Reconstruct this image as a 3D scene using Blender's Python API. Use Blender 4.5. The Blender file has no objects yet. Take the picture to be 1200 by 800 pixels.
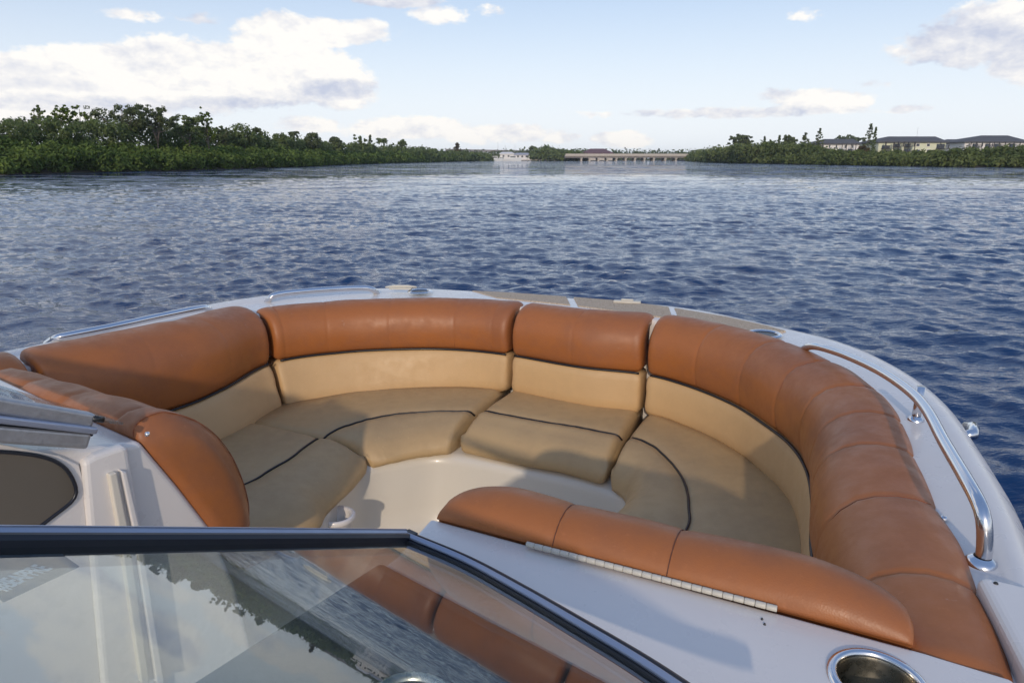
import bpy, math, random
import numpy as np
from mathutils import Vector, noise as mnoise
random.seed(7); rng = np.random.default_rng(7)
SC = bpy.context.scene
COL = SC.collection
R = math.radians
# ------------------------------------------------------------------ camera
TILT = R(15.0); CAMZ = 1.5; F = 800.0
cam = bpy.data.cameras.new('camera'); camo = bpy.data.objects.new('camera', cam); COL.objects.link(camo)
cam.sensor_width = 36; cam.lens = 24.0; cam.clip_start = .02; cam.clip_end = 20000
camo.location = (0, 0, CAMZ); camo.rotation_euler = (math.pi/2 - TILT, 0, 0)
cam.dof.use_dof = False
SC.camera = camo
# ------------------------------------------------------------------ light and sky
SUN_EL, SUN_TRAVEL = R(21), R(9)          # sun behind the camera, light travels 9 degrees right of straight ahead
tv = Vector((math.sin(SUN_TRAVEL)*math.cos(SUN_EL), math.cos(SUN_TRAVEL)*math.cos(SUN_EL), -math.sin(SUN_EL)))
sl = bpy.data.lights.new('sun', 'SUN'); sl.energy = 1.42; sl.angle = R(1.2); sl.color = (1, .86, .70)
so = bpy.data.objects.new('sun', sl); COL.objects.link(so); so.rotation_euler = tv.to_track_quat('-Z', 'Y').to_euler()
so.location = (0, -20, 12)
W = bpy.data.worlds.new('World'); SC.world = W; W.use_nodes = True
vs = SC.view_settings; vs.view_transform = 'Standard'; vs.look = 'None'; vs.gamma = 1; vs.exposure = .24; vs.use_curve_mapping = False
SC.cycles.max_bounces = 6; SC.cycles.diffuse_bounces = 3; SC.cycles.glossy_bounces = 4; SC.cycles.transparent_max_bounces = 12

class NB:
    """tiny node builder"""
    def __init__(s, nt): s.nt = nt; nt.nodes.clear()
    def n(s, t, **kw):
        nd = s.nt.nodes.new(t)
        for k, v in kw.items(): setattr(nd, k, v)
        return nd
    def l(s, a, b): s.nt.links.new(a, b)
    def m(s, op, a, b=None, c=None, clamp=False):
        nd = s.nt.nodes.new('ShaderNodeMath'); nd.operation = op; nd.use_clamp = clamp
        for i, v in enumerate((a, b, c)):
            if v is None: continue
            if isinstance(v, (int, float)): nd.inputs[i].default_value = v
            else: s.l(v, nd.inputs[i])
        return nd.outputs[0]
    def noise(s, vec, scale, detail=3, rough=.5, dist=0):
        nd = s.n('ShaderNodeTexNoise'); nd.inputs['Scale'].default_value = scale
        nd.inputs['Detail'].default_value = detail; nd.inputs['Roughness'].default_value = rough
        nd.inputs['Distortion'].default_value = dist
        if vec is not None: s.l(vec, nd.inputs['Vector'])
        return nd.outputs['Fac']
    def ss(s, v, a, b, lo=0, hi=1):
        nd = s.n('ShaderNodeMapRange', interpolation_type='SMOOTHSTEP'); s.l(v, nd.inputs['Value'])
        for k, x in (('From Min', a), ('From Max', b), ('To Min', lo), ('To Max', hi)): nd.inputs[k].default_value = x
        return nd.outputs[0]
    def mix(s, f, a, b):
        nd = s.n('ShaderNodeMix', data_type='RGBA')
        if isinstance(f, (int, float)): nd.inputs[0].default_value = f
        else: s.l(f, nd.inputs[0])
        for i, v in ((6, a), (7, b)):
            if isinstance(v, tuple): nd.inputs[i].default_value = (*v, 1) if len(v) == 3 else v
            else: s.l(v, nd.inputs[i])
        return nd.outputs[2]
    def bump(s, h, strength, dist, nrm=None):
        nd = s.n('ShaderNodeBump'); nd.inputs['Strength'].default_value = strength; nd.inputs['Distance'].default_value = dist
        s.l(h, nd.inputs['Height'])
        if nrm is not None: s.l(nrm, nd.inputs['Normal'])
        return nd.outputs[0]

def px_dir(x, y):
    u = (x-600)/F; v = (y-400)/F
    c, s = math.cos(TILT), math.sin(TILT)
    return np.array((u, c-v*s, -s-v*c))
def azel(x, y):
    d = px_dir(x, y); return math.degrees(math.atan2(d[0], d[1])), math.degrees(math.atan2(d[2], math.hypot(d[0], d[1])))

def build_sky():
    b = NB(W.node_tree)
    tc = b.n('ShaderNodeTexCoord')
    sp = b.n('ShaderNodeSeparateXYZ'); b.l(tc.outputs['Generated'], sp.inputs[0])
    x, y, z = sp.outputs
    az = b.m('MULTIPLY', b.m('ARCTAN2', x, y), 57.2958)
    el = b.m('MULTIPLY', b.m('ARCSINE', z), 57.2958)
    sky = b.n('ShaderNodeTexSky', sky_type='NISHITA', sun_disc=False)
    sky.sun_elevation = SUN_EL; sky.sun_rotation = math.atan2(-tv.x, -tv.y)
    sky.air_density = 1.0; sky.dust_density = 1.2; sky.ozone_density = 1.6; sky.altitude = 0
    # clouds: (px x, px y, half width px, half height px, strength)
    blobs = [(60,100,190,36,1),(150,92,130,42,1),(235,88,120,44,1),(335,88,105,40,1),(330,50,60,36,1),(370,38,90,19,.9),(395,112,50,20,.7),
             (430,30,24,9,.6),(155,18,46,8,.32),(515,17,36,13,.5),(360,146,42,11,.7),(480,150,90,14,.6),(590,157,80,13,.6),(655,162,30,8,.6),(728,163,40,11,.7),
             (575,12,22,9,.4),(965,119,62,16,.75),(850,132,190,7,.42),(905,110,22,8,.35),(1130,50,100,30,.7),(1175,30,80,34,.7),(1245,55,100,50,.8),(1065,127,32,6,.42),
             (945,16,26,10,.25),(20,135,110,14,.7),(1020,100,30,6,.3),(230,22,38,9,.3),(465,0,60,10,.65),(420,98,30,12,.4),(-130,90,190,44,1),(-320,110,160,34,.9),(1350,140,120,12,.5)]
    pos = b.n('ShaderNodeCombineXYZ'); b.l(az, pos.inputs[0]); b.l(b.m('MULTIPLY', el, 1.7), pos.inputs[1])
    P = pos.outputs[0]
    def blob(cx, cy, rx, ry, st):
        a0, e0 = azel(cx, cy); a1, _ = azel(cx+rx, cy); a2, _ = azel(cx-rx, cy); _, e1 = azel(cx, cy-ry); _, e2 = azel(cx, cy+ry)
        kx, ky = 2/abs(a1-a2), 2/abs(e1-e2)
        v = b.n('ShaderNodeVectorMath', operation='MULTIPLY_ADD'); b.l(AE, v.inputs[0]); v.inputs[1].default_value = (kx, ky, 0); v.inputs[2].default_value = (-a0*kx, -e0*ky, 0)
        q = b.n('ShaderNodeVectorMath', operation='DOT_PRODUCT'); b.l(v.outputs[0], q.inputs[0]); b.l(v.outputs[0], q.inputs[1])
        return b.m('MULTIPLY_ADD', q.outputs['Value'], -st, st)
    aev = b.n('ShaderNodeCombineXYZ'); b.l(az, aev.inputs[0]); b.l(el, aev.inputs[1]); AE = aev.outputs[0]
    M = None
    for (cx, cy, rx, ry, st) in blobs:
        f = blob(cx, cy, rx*1.08, ry*1.1, st*1.25)
        M = f if M is None else b.m('SMOOTH_MAX', M, f, .12)
    # cloud standing above the frame on the left: what the river reflects there
    for (a0, e0, ra, re, st) in [(-36,28,22,8,1.3),(-66,24,20,9,1.2)]:
        v = b.n('ShaderNodeVectorMath', operation='MULTIPLY_ADD'); b.l(AE, v.inputs[0]); v.inputs[1].default_value = (1/ra, 1/re, 0); v.inputs[2].default_value = (-a0/ra, -e0/re, 0)
        q = b.n('ShaderNodeVectorMath', operation='DOT_PRODUCT'); b.l(v.outputs[0], q.inputs[0]); b.l(v.outputs[0], q.inputs[1])
        M = b.m('SMOOTH_MAX', M, b.m('MULTIPLY_ADD', q.outputs['Value'], -st, st), .12)
    M = b.m('MAXIMUM', M, -1.0)
    n1 = b.noise(P, .16, 7, .62)
    off = b.n('ShaderNodeVectorMath', operation='ADD'); b.l(P, off.inputs[0]); off.inputs[1].default_value = (.3, 1.1, 0)
    n2 = b.noise(off.outputs[0], .16, 5, .62)
    wisp = b.noise(P, .9, 4, .62)
    d = b.m('ADD', M, b.m('MULTIPLY', b.m('SUBTRACT', n1, .5), 1.9))
    d = b.m('ADD', d, b.m('MULTIPLY', b.m('SUBTRACT', wisp, .5), 1.05))
    a = b.ss(d, .05, .48)
    # the rest of the sky (outside the picture) carries scattered clouds of the same kind
    cp = b.n('ShaderNodeVectorMath', operation='DIVIDE'); b.l(tc.outputs['Generated'], cp.inputs[0])
    zz = b.m('ADD', b.m('MAXIMUM', z, 0.0), .12); cz = b.n('ShaderNodeCombineXYZ')
    for i in range(3): b.l(zz, cz.inputs[i])
    b.l(cz.outputs[0], cp.inputs[1])
    g = b.noise(cp.outputs[0], .75, 4, .58)
    ga = b.ss(g, .57, .70, 0, .85)
    outw = b.m('MAXIMUM', b.ss(el, 15.5, 21), b.ss(b.m('ABSOLUTE', az), 44, 56))
    ga = b.m('MULTIPLY', ga, outw)
    ga = b.m('MULTIPLY', ga, b.ss(el, 0, 4))
    alpha = b.m('MAXIMUM', a, ga, clamp=True)
    emb = b.m('MULTIPLY', b.m('SUBTRACT', n1, n2), 3.3)
    core = b.ss(d, .1, 1.3, .10, -.04)
    # grey undersides of the big bank and the grey cloud to the right
    G = None
    for (cx, cy, rx, ry, st) in [(250,126,170,15,1),(400,104,60,14,.8),(70,122,120,13,.7),(1150,52,190,50,.75),(460,2,70,14,1.1),(850,133,200,8,.5),(1065,127,40,8,.8),(240,20,50,12,.9),(905,110,30,10,.6),(-200,126,200,18,.9)]:
        f = blob(cx, cy, rx, ry, st)
        G = f if G is None else b.m('MAXIMUM', G, f)
    gn = b.m('ADD', G, b.m('MULTIPLY', b.m('SUBTRACT', wisp, .5), 1.2))
    gg = b.ss(gn, -.15, .75)
    gg = b.m('MAXIMUM', gg, b.m('MULTIPLY', outw, .35))
    shade = b.m('ADD', b.m('SUBTRACT', 0.06, emb), b.m('ADD', b.m('MULTIPLY', gg, .55), core), clamp=True)
    ccol = b.mix(shade, (.89, .865, .83), (.50, .54, .66))
    bg1 = b.n('ShaderNodeBackground'); b.l(sky.outputs[0], bg1.inputs[0]); bg1.inputs[1].default_value = SKY_STR
    # thin high veil: whitens the blue, more towards the horizon
    veil = b.ss(el, 17, 0, .42, .90)
    bg3 = b.n('ShaderNodeBackground'); b.l(b.mix(b.ss(el, 13, 45), b.mix(b.ss(el, 0, 22), (.81, .85, .905), (.50, .64, .93)), (.28, .44, .80)), bg3.inputs[0]); bg3.inputs[1].default_value = 1.0
    mv = b.n('ShaderNodeMixShader'); b.l(veil, mv.inputs[0]); b.l(bg1.outputs[0], mv.inputs[1]); b.l(bg3.outputs[0], mv.inputs[2])
    bg2 = b.n('ShaderNodeBackground'); b.l(ccol, bg2.inputs[0]); bg2.inputs[1].default_value = 1.0
    ms = b.n('ShaderNodeMixShader'); b.l(b.m('MULTIPLY', alpha, .96), ms.inputs[0]); b.l(mv.outputs[0], ms.inputs[1]); b.l(bg2.outputs[0], ms.inputs[2])
    out = b.n('ShaderNodeOutputWorld'); b.l(ms.outputs[0], out.inputs[0])
SKY_STR = .10
build_sky()
W.cycles.sampling_method = 'MANUAL'; W.cycles.sample_map_resolution = 512

# ------------------------------------------------------------------ helpers
ORI = {}
def mesh_obj(name, V, Fc, mat, parent=None, smooth=True, origin=None, label=None, mats=None, midx=None):
    V = np.asarray(V, dtype=float)
    if origin is None: origin = (V.min(0)+V.max(0))/2
    origin = np.asarray(origin, float)
    me = bpy.data.meshes.new(name); me.from_pydata((V-origin).tolist(), [], [list(map(int, f)) for f in Fc]); me.update()
    for m in (mats or [mat]): me.materials.append(m)
    if midx is not None: me.polygons.foreach_set('material_index', midx)
    if smooth: me.polygons.foreach_set('use_smooth', [True]*len(me.polygons))
    o = bpy.data.objects.new(name, me); COL.objects.link(o)
    if parent is not None:
        o.parent = parent; o.location = origin - ORI[parent.name]
    else: o.location = origin
    ORI[o.name] = origin
    if label: o['label'] = label
    return o
def empty(name, loc):
    o = bpy.data.objects.new(name, None); COL.objects.link(o); o.location = loc; ORI[o.name] = np.asarray(loc, float); o.empty_display_size = .3
    return o
def tag(o, label=None, cat=None, group=None, kind=None):
    if label: o['label'] = label
    if cat: o['category'] = cat
    if group: o['group'] = group
    if kind: o['kind'] = kind
    return o
def big_quads(name, V, mat, parent=None, loops=4):
    """V: (n,loops,3) array of separate faces, fast path"""
    n = len(V); V = V.reshape(-1, 3).astype(np.float32); origin = (V.min(0)+V.max(0))/2; origin[2] = V[:, 2].min(); V = V-origin
    me = bpy.data.meshes.new(name); me.vertices.add(len(V)); me.vertices.foreach_set('co', V.ravel())
    me.loops.add(len(V)); me.loops.foreach_set('vertex_index', np.arange(len(V), dtype=np.int32))
    me.polygons.add(n); me.polygons.foreach_set('loop_start', np.arange(0, len(V), loops, dtype=np.int32))
    try: me.polygons.foreach_set('loop_total', np.full(n, loops, dtype=np.int32))
    except Exception: pass
    me.update(calc_edges=True); me.validate(); me.materials.append(mat)
    o = bpy.data.objects.new(name, me); COL.objects.link(o)
    if parent is not None: o.parent = parent; o.location = origin.astype(float) - ORI[parent.name]
    else: o.location = origin.astype(float)
    ORI[o.name] = origin.astype(float)
    return o
def loft(secs, closed=True, cap=True, close_path=False):
    """secs (n,k,3) -> verts, faces"""
    secs = np.asarray(secs, float); n, k, _ = secs.shape
    V = secs.reshape(-1, 3).tolist(); Fc = []
    for i in range(n-1 if not close_path else n):
        i2 = (i+1) % n
        for j in range(k if closed else k-1):
            j2 = (j+1) % k
            Fc.append((i*k+j, i*k+j2, i2*k+j2, i2*k+j))
    if cap and closed and not close_path:
        Fc.append(tuple(reversed(range(k)))); Fc.append(tuple((n-1)*k+j for j in range(k)))
    return V, Fc
def tube(path, r, n=10, cap=True):
    path = np.asarray(path, float); m = len(path); rr = np.full(m, r) if np.isscalar(r) else np.asarray(r)
    T = np.gradient(path, axis=0); T /= np.linalg.norm(T, axis=1)[:, None]+1e-12
    up = np.array((0, 0, 1.)); 
    if abs(T[0] @ up) > .9: up = np.array((1., 0, 0))
    N = np.cross(T[0], up); N /= np.linalg.norm(N); secs = []
    for i in range(m):
        N = N - T[i]*(N @ T[i]); N /= np.linalg.norm(N); B = np.cross(T[i], N)
        a = np.linspace(0, 2*math.pi, n, endpoint=False)
        secs.append(path[i] + rr[i]*(np.cos(a)[:, None]*N + np.sin(a)[:, None]*B))
    return loft(secs, True, cap)
def crom(P, n):
    """centripetal-ish Catmull-Rom resampled evenly to n points"""
    P = np.asarray(P, float); Q = np.vstack([2*P[0]-P[1], P, 2*P[-1]-P[-2]]); out = []
    for i in range(1, len(Q)-2):
        for t in np.linspace(0, 1, 24, endpoint=False):
            a, b_, c, d = Q[i-1], Q[i], Q[i+1], Q[i+2]
            out.append(.5*((2*b_)+(-a+c)*t+(2*a-5*b_+4*c-d)*t*t+(-a+3*b_-3*c+d)*t**3))
    out.append(Q[-2]); out = np.array(out)
    return resample(out, n)
def resample(P, n):
    s = np.r_[0, np.cumsum(np.linalg.norm(np.diff(P, axis=0), axis=1))]
    q = np.linspace(0, s[-1], n)
    return np.stack([np.interp(q, s, P[:, i]) for i in range(P.shape[1])], 1)
def merge(*parts):
    V = []; Fc = []
    for v, f in parts:
        o = len(V); V += list(map(list, v)); Fc += [tuple(o+i for i in q) for q in f]
    return V, Fc
def box(c, s, rz=0):
    x, y, z = s[0]/2, s[1]/2, s[2]/2; ca, sa = math.cos(rz), math.sin(rz); V = []
    for dz in (-z, z):
        for dx, dy in ((-x, -y), (x, -y), (x, y), (-x, y)):
            V.append((c[0]+dx*ca-dy*sa, c[1]+dx*sa+dy*ca, c[2]+dz))
    return V, [(3,2,1,0),(4,5,6,7),(0,1,5,4),(1,2,6,5),(2,3,7,6),(3,0,4,7)]
def prism(top, vec):
    """polygon (k,3) extruded by vec"""
    top = np.asarray(top, float); k = len(top); V = np.vstack([top, top+np.asarray(vec)]).tolist()
    return V, [tuple(range(k)), tuple(reversed(range(k, 2*k)))] + [(j, k+j, k+(j+1) % k, (j+1) % k) for j in range(k)]
def bevel(o, w, seg=2, ang=30):
    m = o.modifiers.new('bevel', 'BEVEL'); m.width = w; m.segments = seg; m.limit_method = 'ANGLE'; m.angle_limit = R(ang)
    return o
def fix_normals(o):
    import bmesh
    bm = bmesh.new(); bm.from_mesh(o.data); bmesh.ops.recalc_face_normals(bm, faces=bm.faces); bm.to_mesh(o.data); bm.free()
    return o
def spin_profile(prof, c, n=32):
    secs = []
    for i in range(n):
        a = 2*math.pi*i/n; secs.append([(c[0]+r*math.cos(a), c[1]+r*math.sin(a), c[2]+z) for r, z in prof])
    return loft(secs, False, False, True)

# pixel of the 1200x800 survey photograph + known height -> place (photogrammetry); z is measured from the eye
def U(x, y, z):
    d = px_dir(x, y); p = d*(z/d[2]); p[2] += CAMZ; return p
H_ = np.array((.576, .817)); H_ = H_/np.linalg.norm(H_); L_ = np.array((H_[1], -H_[0]))   # boat heading, boat lateral (to starboard)
def B(a, l, z):                    # boat frame (ahead, to starboard, height from eye) -> place
    p = H_*a + L_*l; return np.array((p[0], p[1], CAMZ+z))
def UL(x, y, l):                   # pixel on a fore-and-aft vertical plane of the boat
    d = px_dir(x, y); t = l/(d[:2] @ L_); p = d*t; p[2] += CAMZ; return p
NG = np.array((.26, .355, .8977)); NG /= np.linalg.norm(NG); DG = .2
def UG(x, y):                      # pixel on the windshield plane
    d = px_dir(x, y); p = d*(-DG/(d @ NG)); p[2] += CAMZ; return p

# ------------------------------------------------------------------ materials
def mat(name):
    m = bpy.data.materials.new(name); m.use_nodes = True; b = NB(m.node_tree)
    out = b.n('ShaderNodeOutputMaterial'); p = b.n('ShaderNodeBsdfPrincipled'); b.l(p.outputs[0], out.inputs[0])
    tc = b.n('ShaderNodeTexCoord'); return m, b, p, tc.outputs['Object'], out
def simple(name, col, rough=.5, metal=0, var=.15, scale=6, bumps=0, bscale=200, coat=0, bdist=.001):
    m, b, p, oc, out = mat(name)
    n = b.noise(oc, scale, 5, .6)
    c2 = tuple(max(0, c*(1-var)) for c in col); c1 = tuple(min(1, c*(1+var)) for c in col)
    b.l(b.mix(n, c2, c1), p.inputs['Base Color'])
    b.l(b.ss(b.noise(oc, scale*2.3, 4), .3, .7, max(.02, rough-.06), rough+.08), p.inputs['Roughness'])
    p.inputs['Metallic'].default_value = metal; p.inputs['Coat Weight'].default_value = coat; p.inputs['Coat Roughness'].default_value = .12
    if bumps: b.l(b.bump(b.noise(oc, bscale, 4, .6), bumps, bdist), p.inputs['Normal'])
    return m
def leather(name, col, dirt, rough=.42, dirt_amt=.35, grain=.25):
    m, b, p, oc, out = mat(name)
    n = b.noise(oc, 3.2, 6, .62); n2 = b.noise(oc, 22, 5, .65); n3 = b.noise(oc, 90, 3, .6)
    f = b.m('MULTIPLY', b.ss(b.m('ADD', b.m('MULTIPLY', n, .7), b.m('MULTIPLY', n2, .3)), .40, .66), dirt_amt)
    c = b.mix(f, col, dirt)
    c = b.mix(b.ss(n3, .62, .75, 0, .12), c, tuple(min(1, k*1.6+.05) for k in col))
    mps = b.n('ShaderNodeMapping'); b.l(oc, mps.inputs[0]); mps.inputs['Scale'].default_value = (9, 30, 14); mps.inputs['Rotation'].default_value = (.3, .2, .9)
    sf = b.m('MULTIPLY', b.ss(b.noise(mps.outputs[0], 1.6, 5, .7), .66, .72), b.ss(n2, .5, .62)); c = b.mix(b.m('MULTIPLY', sf, .45), c, tuple(min(1, k*.6+.28) for k in col))
    b.l(c, p.inputs['Base Color'])
    b.l(b.ss(n2, .3, .7, rough-.07, rough+.12), p.inputs['Roughness'])
    p.inputs['Specular IOR Level'].default_value = .5
    v = b.n('ShaderNodeTexVoronoi', feature='F1'); v.inputs['Scale'].default_value = 420; b.l(oc, v.inputs['Vector'])
    nb = b.bump(v.outputs['Distance'], grain, .0006)
    nb = b.bump(b.noise(oc, 9, 3, .5), .16, .006, nb)
    b.l(nb, p.inputs['Normal'])
    return m
M = {}
M['orange'] = leather('orange_vinyl', (.385, .128, .032), (.25, .095, .045), .46, .55)
M['tan'] = leather('tan_vinyl', (.62, .40, .19), (.50, .32, .16), .54, .4)
M['tanseat'] = leather('worn_tan_seat_vinyl', (.50, .335, .16), (.37, .25, .13), .5, .5, .5)
M['piping'] = simple('black_piping', (.015, .014, .016), .4)
M['gel'] = simple('white_gelcoat', (.745, .695, .65), .30, 0, .06, 7, .12, 5, .35, .004)
M['cream'] = simple('cream_gelcoat', (.68, .62, .52), .38, 0, .05, 2.5, .1, 8, .2, .003)
M['floor'] = simple('cockpit_floor_gelcoat', (.55, .51, .45), .55, 0, .1, 5, .3, 300)
M['steel'] = simple('polished_stainless_steel', (.72, .72, .74), .12, 1, .05, 8)
M['brushed'] = simple('brushed_stainless_steel', (.50, .48, .44), .26, 1, .12, 30)
M['alu'] = simple('blue_grey_anodised_aluminium', (.36, .40, .50), .38, .65, .08, 9)
M['aluworn'] = simple('weathered_aluminium', (.42, .42, .43), .45, .8, .25, 60, .3, 220)
M['rubber'] = simple('black_rubber_gasket', (.012, .014, .022), .35, 0, .2)
M['hinge'] = simple('cream_hinge_plastic', (.56, .52, .44), .4, 0, .08, 20)
M['darkvinyl'] = simple('charcoal_dash_vinyl', (.035, .036, .04), .6, 0, .2, 20, .3, 300)
M['smoke'] = simple('smoked_acrylic', (.13, .11, .085), .2, 0, .3, 1.5, 0, 200, .4)
M['lens'] = simple('dark_rubber_fitting', (.02, .02, .02), .3)
# speckled non-skid mat
m, b, p, oc, out = mat('speckled_tan_nonskid'); M['nonskid'] = m
v = b.noise(oc, 330, 3, .7); v2 = b.noise(oc, 120, 3, .7)
c = b.mix(b.ss(v, .40, .62), (.36, .26, .165), (.74, .59, .43)); c = b.mix(b.ss(v2, .55, .7, 0, .5), c, (.66, .60, .5))
b.l(c, p.inputs['Base Color']); p.inputs['Roughness'].default_value = .85; b.l(b.bump(v, .8, .003), p.inputs['Normal'])
# tinted glass (both faces reflect by Fresnel, index corrected on the exit face)
def glass(name, tint, ior=1.5, ripple=.0):
    m = bpy.data.materials.new(name); m.use_nodes = True; b = NB(m.node_tree)
    out = b.n('ShaderNodeOutputMaterial'); tr = b.n('ShaderNodeBsdfTransparent'); tr.inputs[0].default_value = (*tint, 1)
    gl = b.n('ShaderNodeBsdfGlossy'); gl.inputs['Roughness'].default_value = .008; gl.inputs[0].default_value = (.95, .98, 1, 1)
    geo = b.n('ShaderNodeNewGeometry'); fr = b.n('ShaderNodeFresnel')
    mr = b.ss(geo.outputs['Backfacing'], 0, 1, ior, 1/ior); b.l(mr, fr.inputs['IOR'])
    mx = b.n('ShaderNodeMixShader'); b.l(fr.outputs[0], mx.inputs[0]); b.l(tr.outputs[0], mx.inputs[1]); b.l(gl.outputs[0], mx.inputs[2])
    b.l(mx.outputs[0], out.inputs[0]); return m
M['glass'] = glass('tinted_windshield_glass', (.80, .85, .85), 1.52)
def foliage(name, c1, c2, c3, sc=.5):
    m = bpy.data.materials.new(name); m.use_nodes = True; b = NB(m.node_tree)
    out = b.n('ShaderNodeOutputMaterial'); geo = b.n('ShaderNodeNewGeometry')
    n = b.noise(geo.outputs['Position'], sc, 4, .6); n2 = b.noise(geo.outputs['Position'], sc*6, 3, .6)
    c = b.mix(b.ss(n, .35, .65), c1, c2); c = b.mix(b.ss(n2, .5, .75, 0, .8), c, c3)
    d = b.n('ShaderNodeBsdfDiffuse'); b.l(c, d.inputs[0]); t = b.n('ShaderNodeBsdfTranslucent'); b.l(c, t.inputs[0])
    mx = b.n('ShaderNodeMixShader'); mx.inputs[0].default_value = .3; b.l(d.outputs[0], mx.inputs[1]); b.l(t.outputs[0], mx.inputs[2])
    b.l(mx.outputs[0], out.inputs[0]); return m
M['mangrove'] = foliage('mangrove_leaves', (.07, .115, .03), (.18, .245, .06), (.27, .32, .10), .35)
M['mangrove_far'] = foliage('far_mangrove_leaves', (.11, .145, .05), (.18, .215, .075), (.24, .245, .11), .12)
M['leaf_dark'] = foliage('dark_tree_leaves', (.11, .135, .065), (.14, .17, .075), (.19, .21, .10), .6)
M['leaf_olive'] = foliage('olive_tree_leaves', (.12, .16, .06), (.17, .215, .08), (.23, .26, .11), .5)
M['leaf_bright'] = foliage('bright_tree_leaves', (.09, .14, .02), (.14, .19, .03), (.19, .24, .06), .6)
M['leaf_brown'] = foliage('brownish_conifer_leaves', (.10, .07, .035), (.12, .09, .04), (.08, .10, .04), .6)
M['bark'] = simple('grey_bark', (.17, .14, .115), .9, 0, .3, 4, .6, 12, 0, .02)
M['mud'] = simple('dark_bank_soil', (.06, .05, .03), .95, 0, .4, .3, .4, 3, 0, .05)
M['wall_white'] = simple('white_painted_wall', (.82, .78, .74), .8, 0, .06, .5)
M['wall_green'] = simple('pale_yellow_green_wall', (.70, .70, .50), .8, 0, .06, .5)
M['wall_grey'] = simple('grey_wall', (.42, .42, .46), .8, 0, .06, .5)
M['roof'] = simple('dark_grey_shingle_roof', (.10, .095, .095), .85, 0, .25, 1.2)
M['roofred'] = simple('faded_red_roof', (.16, .085, .09), .85, 0, .2, 1)
M['window'] = simple('dark_window_glass', (.05, .06, .075), .15)
M['balc'] = simple('dark_balcony_metal', (.05, .045, .045), .5)
M['concrete'] = simple('pale_beige_concrete', (.54, .48, .41), .85, 0, .12, .6)
M['concshade'] = simple('shaded_grey_concrete', (.26, .24, .24), .85, 0, .12, .6)  # darker copy of the concrete, shade under the deck put into its colour
M['boatwhite'] = simple('white_boat_hull', (.75, .75, .73), .35)
M['polewhite'] = simple('pale_pole_metal', (.6, .6, .6), .5)

# ------------------------------------------------------------------ water
def wave_tile(N, L, lam, wind, seed, spread=2):
    r = np.random.default_rng(seed); k1 = 2*np.pi*np.fft.fftfreq(N, L/N); KX, KY = np.meshgrid(k1, k1, indexing='ij')
    K = np.hypot(KX, KY); K[0, 0] = 1e-6; kp = 2*np.pi/lam
    D = np.abs((KX*math.cos(wind)+KY*math.sin(wind))/K)**spread + .10
    P = np.exp(-1.0*(kp/K)**2)/K**3.6*D*np.exp(-(K*.018)**2); P[0, 0] = 0
    h = np.fft.ifft2(np.sqrt(P)*(r.normal(size=(N, N))+1j*r.normal(size=(N, N)))).real
    g = np.gradient(h, L/N); s = math.sqrt((g[0]**2+g[1]**2).mean()); return h/s
def sample(T, L, x, y):
    N = T.shape[0]; fx = (x/L*N) % N; fy = (y/L*N) % N; ix = fx.astype(int); iy = fy.astype(int); ax = fx-ix; ay = fy-iy
    i2 = (ix+1) % N; j2 = (iy+1) % N; ix %= N; iy %= N
    return T[ix, iy]*(1-ax)*(1-ay)+T[i2, iy]*ax*(1-ay)+T[ix, j2]*(1-ax)*ay+T[i2, j2]*ax*ay
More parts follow.
